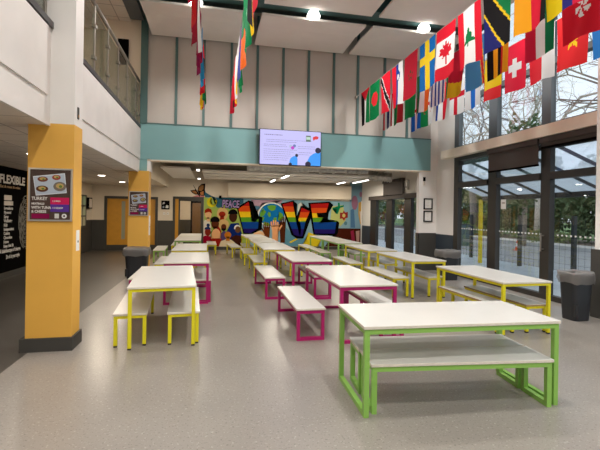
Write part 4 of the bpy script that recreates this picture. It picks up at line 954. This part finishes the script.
D_ = [('th', vs(RED, WHT, NVY, NVY, WHT, RED), 'navy, white and red narrow stripes', ''), ('po', wv((.4, .6), (GRN, (190, 36, 48))), 'green and red', ''), ('sa', lambda u, v: (24, 128, 66) if not (.25 < v < .4 and .3 < u < .7) else (200, 215, 200), 'plain green', ''),
      ('ir', wv((.3, .35, .4), ((40, 96, 56), WHT, ORG)), 'green, white and orange', ''), ('ur', uruguay, 'blue and white striped', ''), ('be', benin, 'green, red and yellow block', ''), ('cd', congo, 'sky blue with a red and yellow diagonal', ''),
      ('ug', wv((.28, .2, .15, .12, .2), (BLK, (238, 170, 34), BLK, (190, 40, 30), (238, 170, 34))), 'black, yellow and red upright stripes', ''), ('it', wv((.36, .3, .34), ((196, 30, 60), WHT, (18, 120, 72))), 'red, white and green', ''), ('hk', hongkong, 'red with a white five-petalled flower', ''),
      ('x1', wv((.5, .5), ((40, 120, 205), WHT)), 'blue and white', ''), ('x2', hs(RED, YEL, GRN), None, ''), ('x3', vs(BLK, RED, YEL), None, '')]
E__ = [('no', nordic((24, 84, 170), WHT, RED), 'blue with a red and white cross', ''), ('al', algeria, 'green and white with a red crescent', ''), ('nl', netherlands, 'red, white and blue', ''), ('en', england, 'white with a red cross', ''),
      ('fi', nordic(WHT, (30, 110, 205)), 'white with a blue cross', ''), ('sp', spain, 'yellow above red', ''), ('ch', swiss, 'red with a white cross', ''), ('id', wv((.52, .5), ((226, 44, 56), WHT)), 'red and white halves', ''),
      ('vi', vietnam, 'red with a yellow star', ''), ('bw', wv((.4, .6), ((50, 130, 210), WHT)), 'blue and white halves', ''), ('y1', vs(GRN, WHT, RED), None, ''), ('y2', hs(SKY, WHT, SKY), None, '')]
def cord(x, y0, y1, label):
    r = thing('hanging_line', label, 'hanging line', (x, 0, 4.925)); MB().tube([(0, y0, 0), (0, y1, 0)], .006, 5).build('cord', M['string'], r)
    MB().box(-.02, .02, y1-.02, 11.0, -.03, .03).build('wall_hook', M['steel'], r)
    MB().box(-.02, .02, -5.0, y0+.02, -.03, .03).build('wall_hook', M['steel'], r)
def flag(x, y, fn, label, nu, nv, ang, amp, W=.60, H=.90, group='national flags hanging on cords'):
    bm = bmesh.new(); lay = bm.loops.layers.float_color.new('Col'); ph = random.uniform(0, 6); k1 = random.uniform(5, 8); sk = random.uniform(-.03, .03)
    V = []
    for j in range(nv+1):
        v = j/nv; rowv = []
        for i in range(nu+1):
            u = i/nu; s = u-.5; wv_ = amp*(.25+.75*v)*math.sin(k1*u+ph+1.2*v)+.4*amp*math.sin(3*v+ph)*v
            squeeze = 1-.10*v*abs(math.sin(ph))
            rowv.append(bm.verts.new((wv_+sk*v, -s*W*squeeze, -v*H+.012*v*math.sin(5*u+ph))))
        V.append(rowv)
    for j in range(nv):
        for i in range(nu):
            f = bm.faces.new((V[j][i], V[j+1][i], V[j+1][i+1], V[j][i+1])); f.smooth = True
            c = (*lin(fn((i+.5)/nu, (j+.5)/nv)), 1)
            for lp in f.loops: lp[lay] = c
    me = bpy.data.meshes.new('flag'); bm.to_mesh(me); bm.free(); me.materials.append(M['flag'])
    o = bpy.data.objects.new('flag', me); COL.objects.link(o); o.location = (x, y, 4.92); o.rotation_euler.z = ang
    tag(o, label, 'flag', group); return o
random.seed(11)
DY = {8: 5.22, 9: 4.54, 10: 3.88, 11: 3.24, 12: 2.6}
for nm, X_, Y0, L_, cl in (('C', 3.88, 10.24, C_, 'first right-hand cord'), ('D', 4.70, 10.6, D_, 'middle right-hand cord'), ('E', 5.55, 10.6, E__, 'cord nearest the windows')):
    cord(X_, -4.98, 10.94, 'thin white cord carrying the '+{'C': 'flags farthest from the windows on the right side', 'D': 'middle row of flags on the right side', 'E': 'row of flags nearest the windows'}[nm])
    for k, (_, fn, desc, _p) in enumerate(L_):
        y = Y0-.64*k
        if nm == 'D' and k in DY: y = DY[k]
        if nm == 'C' and k == 10: y = 3.98
        nu, nv = (30, 45) if y < 8 else (20, 30)
        if not desc: continue
        lab = (desc+' flag hanging on the '+cl) if desc else 'flag on the right side cords outside the picture'
        flag(X_, y, fn, lab, nu, nv, random.uniform(-.06, .06), random.uniform(.012, .035))
AF = [('yellow and red', wv((.4, .3, .3), (YEL, RED, YEL))), ('red and green', hs(RED, RED, GRN)), ('red and black', hs(RED, BLK, RED)), ('sky blue', hs((40, 150, 205), (40, 150, 205))), ('maroon', hs((128, 20, 66), (128, 20, 66))),
      ('maroon with a white edge', wv((.85, .2), ((140, 18, 62), WHT))), ('dark red with green', disc((150, 24, 48), (40, 90, 60), .25)), ('red with yellow and black marks', hs(RED, (160, 30, 50), (200, 30, 40))), ('yellow over red', hs(YEL, (170, 30, 60))), ('blue and maroon', hs((70, 130, 205), (140, 24, 60), YEL))]
BF = [('dark red', hs(RED, (180, 26, 48))), ('black, red and yellow', vs(BLK, RED, YEL)), ('red, white and yellow', vs(RED, WHT, YEL)), ('white and green', hs(WHT, GRN)), ('purple and blue', hs((120, 50, 120), (70, 80, 160))), ('green and orange', hs((30, 120, 70), ORG)),
      ('plain green with white script', lambda u, v: WHT if .3 < v < .42 and .3 < u < .6 else (24, 124, 74)), ('green, yellow and black', vs(GRN, YEL, BLK)), ('red, yellow and orange', hs(RED, YEL, ORG, RED)), ('green and yellow', vs((20, 120, 70), YEL)), ('red', hs(RED, RED))]
for X_, L_, cl in ((-.27, AF, 'left cord over the aisle'), (.42, BF, 'right cord over the aisle')):
    cord(X_, -4.98, 10.94, 'thin white cord over the aisle carrying the '+('left' if X_ < 0 else 'right')+' row of edge-on flags')
    for k, (desc, fn) in enumerate(L_):
        y = (9.7 if X_ < 0 else 9.9)-.64*k
        flag(X_, y, fn, desc+' flag seen edge-on on the '+cl, 10, 15, random.uniform(-.11, .11), random.uniform(.03, .05))
# ------------------------------------------------------------------ outdoors
struct('ground_paving', B(XR+.2, 10.6, -12, 40, -.25, -.05), M['asphalt'])
struct('ground_road', B(10.6, 20.0, -12, 60, -.26, -.055), M['road'])
struct('ground_verge', B(20.0, 26.0, -12, 90, -.26, -.03), M['soil'])
struct('ground_grass', B(26.0, 90.0, -30, 140, -.26, -.04), M['grass'])
struct('trim_kerb', B(19.85, 20.0, -12, 60, -.1, .06), M['bulk'])
# canopy
c = thing('canopy', 'lean-to canopy with translucent roof, dark rafters and yellow posts outside the windows', 'canopy', (6.8, 0, 0))
x0, z0, x1, z1 = .02, 3.20, 2.5, 2.30
mb = MB(); mb.prism([(x0, -5, z0), (x1, -5, z1), (x1, -5, z1+.016), (x0, -5, z0+.016)], (0, 17.8, 0)); mb.build('roof_panel', M['canopy'], c)
for k in range(18):
    y = -4.6+.98*k; mb = MB(); mb.prism([(x0, y, z0-.07), (x1, y, z1-.07), (x1, y, z1-.005), (x0, y, z0-.005)], (0, .05, 0)); mb.build('rafter', M['frame'], c)
B(x1-.02, x1+.1, -5, 12.8, z1-.13, z1+.02).build('gutter', M['frame'], c)
B(x0-.02, x0+.04, -5, 12.8, z0-.15, z0+.05).build('wall_plate', M['frame'], c)
yp = smat('yellow_post', (238, 206, 20), .4)
for y in (12.9, 8.2-3.4, .6): B(x1-.05, x1+.05, y-.05, y+.05, -.05, z1-.1).build('post', yp, c)
# mesh fence
f = thing('mesh_fence', 'dark green welded mesh fence with posts across the yard outside', 'fence', (10.15, 0, -.05))
py = [4.6, 7.2, 9.86, 11.99, 14.65, 17.4, 20.2, 23, 26]
for y in py: B(-.05, .05, y-.05, y+.05, 0, 1.72).build('post', M['fence'], f)
for a, b in zip(py, py[1:]):
    mb = MB()
    for k in range(8): z = .08+k*.215; mb.box(-.003, .003, a+.05, b-.05, z, z+.005)
    y = a+.1
    while y < b-.06: mb.box(-.003, .003, y, y+.004, .05, 1.66); y += .2
    mb.build('mesh_panel', M['fence'], f)
# cone
t = thing('traffic_cone', 'orange traffic cone with a white band standing on the road outside', 'cone', (14.6, 17.4, -.055)); t.scale = (.7, .7, .72)
B(-.2, .2, -.2, .2, 0, .05).build('base', M['orange'], t); MB().lathe([(.15, .05), (.035, .72)], 16).build('cone_body', M['orange'], t, smooth=True)
MB().lathe([(.116, .27), (.074, .50)], 16).build('reflective_band', M['white'], t, smooth=True)
# electric cabinet seen beyond the fence
t = thing('utility_cabinet', 'grey green cabinet standing beyond the fence at the left window', 'cabinet', (13.6, 20.5, -.055))
B(-.5, .5, -.3, .3, 0, 1.15).build('body', smat('cabinet_green', (96, 112, 108), .6), t, .02); B(-.54, .54, -.34, .34, 1.15, 1.2).build('lid', M['rail'], t)
# trees
def branch(mb, p, d, L, r, depth, rng, droop=.0):
    n = 3; path = [p]; q = p.copy(); dd = d.copy()
    for i in range(n):
        dd = (dd+Vector((rng.uniform(-.22, .22), rng.uniform(-.22, .22), rng.uniform(-.10, .16)-droop))).normalized(); q = q+dd*(L/n); path.append(q.copy())
    mb.tube(path, [r, r*.84, r*.7, r*.52], 5 if depth > 2 else 3, False)
    if depth == 0: return
    for k in range(rng.choice((2, 3, 3))):
        i = rng.choice((1, 2, 3, 3)); a = rng.uniform(0, 2*PI)
        u = dd.cross(Vector((0, 0, 1))); u = u.normalized() if u.length > .05 else Vector((1, 0, 0)); w = dd.cross(u)
        nd = (dd*rng.uniform(.55, .95)+(u*math.cos(a)+w*math.sin(a))*rng.uniform(.5, .9)).normalized()
        branch(mb, path[i], nd, L*rng.uniform(.6, .82), r*.58, depth-1, rng, droop)
def bare_tree(x, y, h, r, seed, label, bark='bark', depth=6):
    rng = random.Random(seed); t = thing('bare_tree', label, 'tree', (x, y, -.05), 0, None)
    tr = MB(); top = Vector((rng.uniform(-.4, .4), rng.uniform(-.4, .4), h*.42)); tr.tube([(0, 0, 0), (top.x*.3, top.y*.3, h*.15), (top.x*.7, top.y*.8, h*.3), top], [r*1.25, r, r*.9, r*.75], 9)
    tr.build('trunk', M[bark], t, smooth=True)
    br = MB()
    for k in range(5):
        a = 2*PI*k/5+rng.uniform(-.4, .4); d = Vector((math.cos(a)*.6, math.sin(a)*.6, rng.uniform(.6, 1.2))).normalized()
        branch(br, top*rng.uniform(.72, 1.0) if k else top, d, h*.24, r*.36, depth-1, rng)
    br.build('branches', M[bark], t)
bare_tree(17.5, 13.2, 13, .26, 3, 'bare tree with a pinkish trunk behind the right upper window', 'bark', 7)
bare_tree(22.5, 24.5, 16, .42, 5, 'large bare tree with a pale thick trunk beyond the road', 'barkl')
bare_tree(21.8, 31.0, 15, .3, 8, 'bare tree far beyond the left upper window', 'bark', 7)
bare_tree(24.5, 19.0, 15, .3, 12, 'bare tree with tangled branches right of the pale trunk', 'bark', 7)
bare_tree(25.0, 40.0, 14, .28, 17, 'slim bare tree far beyond the rear windows', 'bark', 5)
def leafy(name, x, y, z, rx, ry, rz_, n, seed, label, m, trunk=True, size=.22):
    rng = random.Random(seed); t = thing(name, label, 'tree' if trunk else 'shrub', (x, y, -.05))
    mb = MB()
    for i in range(n):
        while True:
            p = Vector((rng.uniform(-1, 1), rng.uniform(-1, 1), rng.uniform(-1, 1)))
            if .35 < p.length < 1: break
        p = p*(1+.25*math.sin(p.x*7+seed)*math.cos(p.y*6+p.z*5))
        c0 = Vector((p.x*rx, p.y*ry, max(p.z*rz_+z, .03))); a = Vector((rng.gauss(0, 1), rng.gauss(0, 1), rng.gauss(0, 1))).normalized()*size*rng.uniform(.5, 1.2)
        b = a.cross(Vector((rng.gauss(0, 1), rng.gauss(0, 1), rng.gauss(0, 1)))).normalized()*size*.45
        mb.poly([c0-a, c0+b, c0+a, c0-b])
    mb.build('foliage', m, t)
    s = MB()
    if trunk: s.tube([(0, 0, 0), (.1, 0, z*.6), (0, .1, z)], [.16, .13, .06], 7); s.build('trunk', M['bark'], t)
    else:
        for k in range(5): s.tube([(.1*k-.2, 0, 0), (rx*.5*(k-2)/2, .1, z)], [.03, .015], 5)
        s.build('stem', M['bark'], t)
hedge = [(24.0, 17.0, 2.6), (24.6, 21.5, 2.7), (25.0, 27.5, 3.0), (25.2, 32.5, 2.8), (25.0, 38.0, 3.0), (25.5, 44.0, 3.4), (26, 50, 3.6), (25, 56.5, 3.8), (24.5, 63, 4.0), (25.0, 12.0, 2.6), (24.0, 7.5, 2.6)]
hl = ['dark evergreen tree behind the right window pane', 'dark evergreen tree left of the right window pane trunk', 'dense evergreen tree behind the middle window pane', 'dense evergreen tree between the middle and left window panes', 'olive evergreen tree behind the left window pane',
      'far evergreen tree seen through the rear windows', 'evergreen tree beyond the middle rear window', 'tall evergreen tree beyond the farther rear window', 'farthest evergreen tree beyond the rear windows', 'evergreen tree beyond the near column', 'evergreen tree outside the picture to the right']
for i, (x, y, z) in enumerate(hedge): leafy('evergreen_tree', x, y, z, 2.2, 3.2, z*1.0, 5200, 20+i, hl[i], M['leaf'] if i % 3 else M['leaf2'])
for i, (x, y, lab) in enumerate(((21.0, 22.8, 'low shrub on the verge beyond the cone'), (21.2, 29.5, 'low shrub on the verge behind the cabinet'), (21.0, 15.8, 'low shrub on the verge at the right pane'))):
    leafy('shrub', x, y, .35, 1.3, 2.2, .5, 900, 60+i, lab, M['leaf2'], False, .15)
leafy('evergreen_tree', 17.0, 19.8, 4.6, 1.3, 1.3, 2.6, 1500, 91, 'ivy-clad evergreen tree rising behind the middle upper window', M['leaf'], True, .2)

# ------------------------------------------------------------------ sky, daylight
w = bpy.data.worlds.new('overcast_sky'); SC.world = w; w.use_nodes = True; nt = w.node_tree
bg = nt.nodes['Background']; tc = nt.nodes.new('ShaderNodeTexCoord'); sx = nt.nodes.new('ShaderNodeSeparateXYZ')
mr = nt.nodes.new('ShaderNodeMapRange'); mr.inputs['From Min'].default_value = -.1; mr.inputs['From Max'].default_value = .7
mx = nt.nodes.new('ShaderNodeMix'); mx.data_type = 'RGBA'; mx.inputs[6].default_value = (.86, .93, 1.0, 1); mx.inputs[7].default_value = (.74, .86, 1.0, 1)
nt.links.new(tc.outputs['Generated'], sx.inputs[0]); nt.links.new(sx.outputs['Z'], mr.inputs['Value']); nt.links.new(mr.outputs['Result'], mx.inputs['Factor']); nt.links.new(mx.outputs[2], bg.inputs['Color'])
bg.inputs['Strength'].default_value = 1.25
SC.view_settings.view_transform = 'Standard'; SC.view_settings.look = 'None'; SC.view_settings.gamma = 1; SC.view_settings.exposure = 0.0
SC.cycles.use_denoising = True
SC.cycles.max_bounces = 10; SC.cycles.diffuse_bounces = 5; SC.cycles.transparent_max_bounces = 16
SC.cycles.sample_clamp_indirect = 8
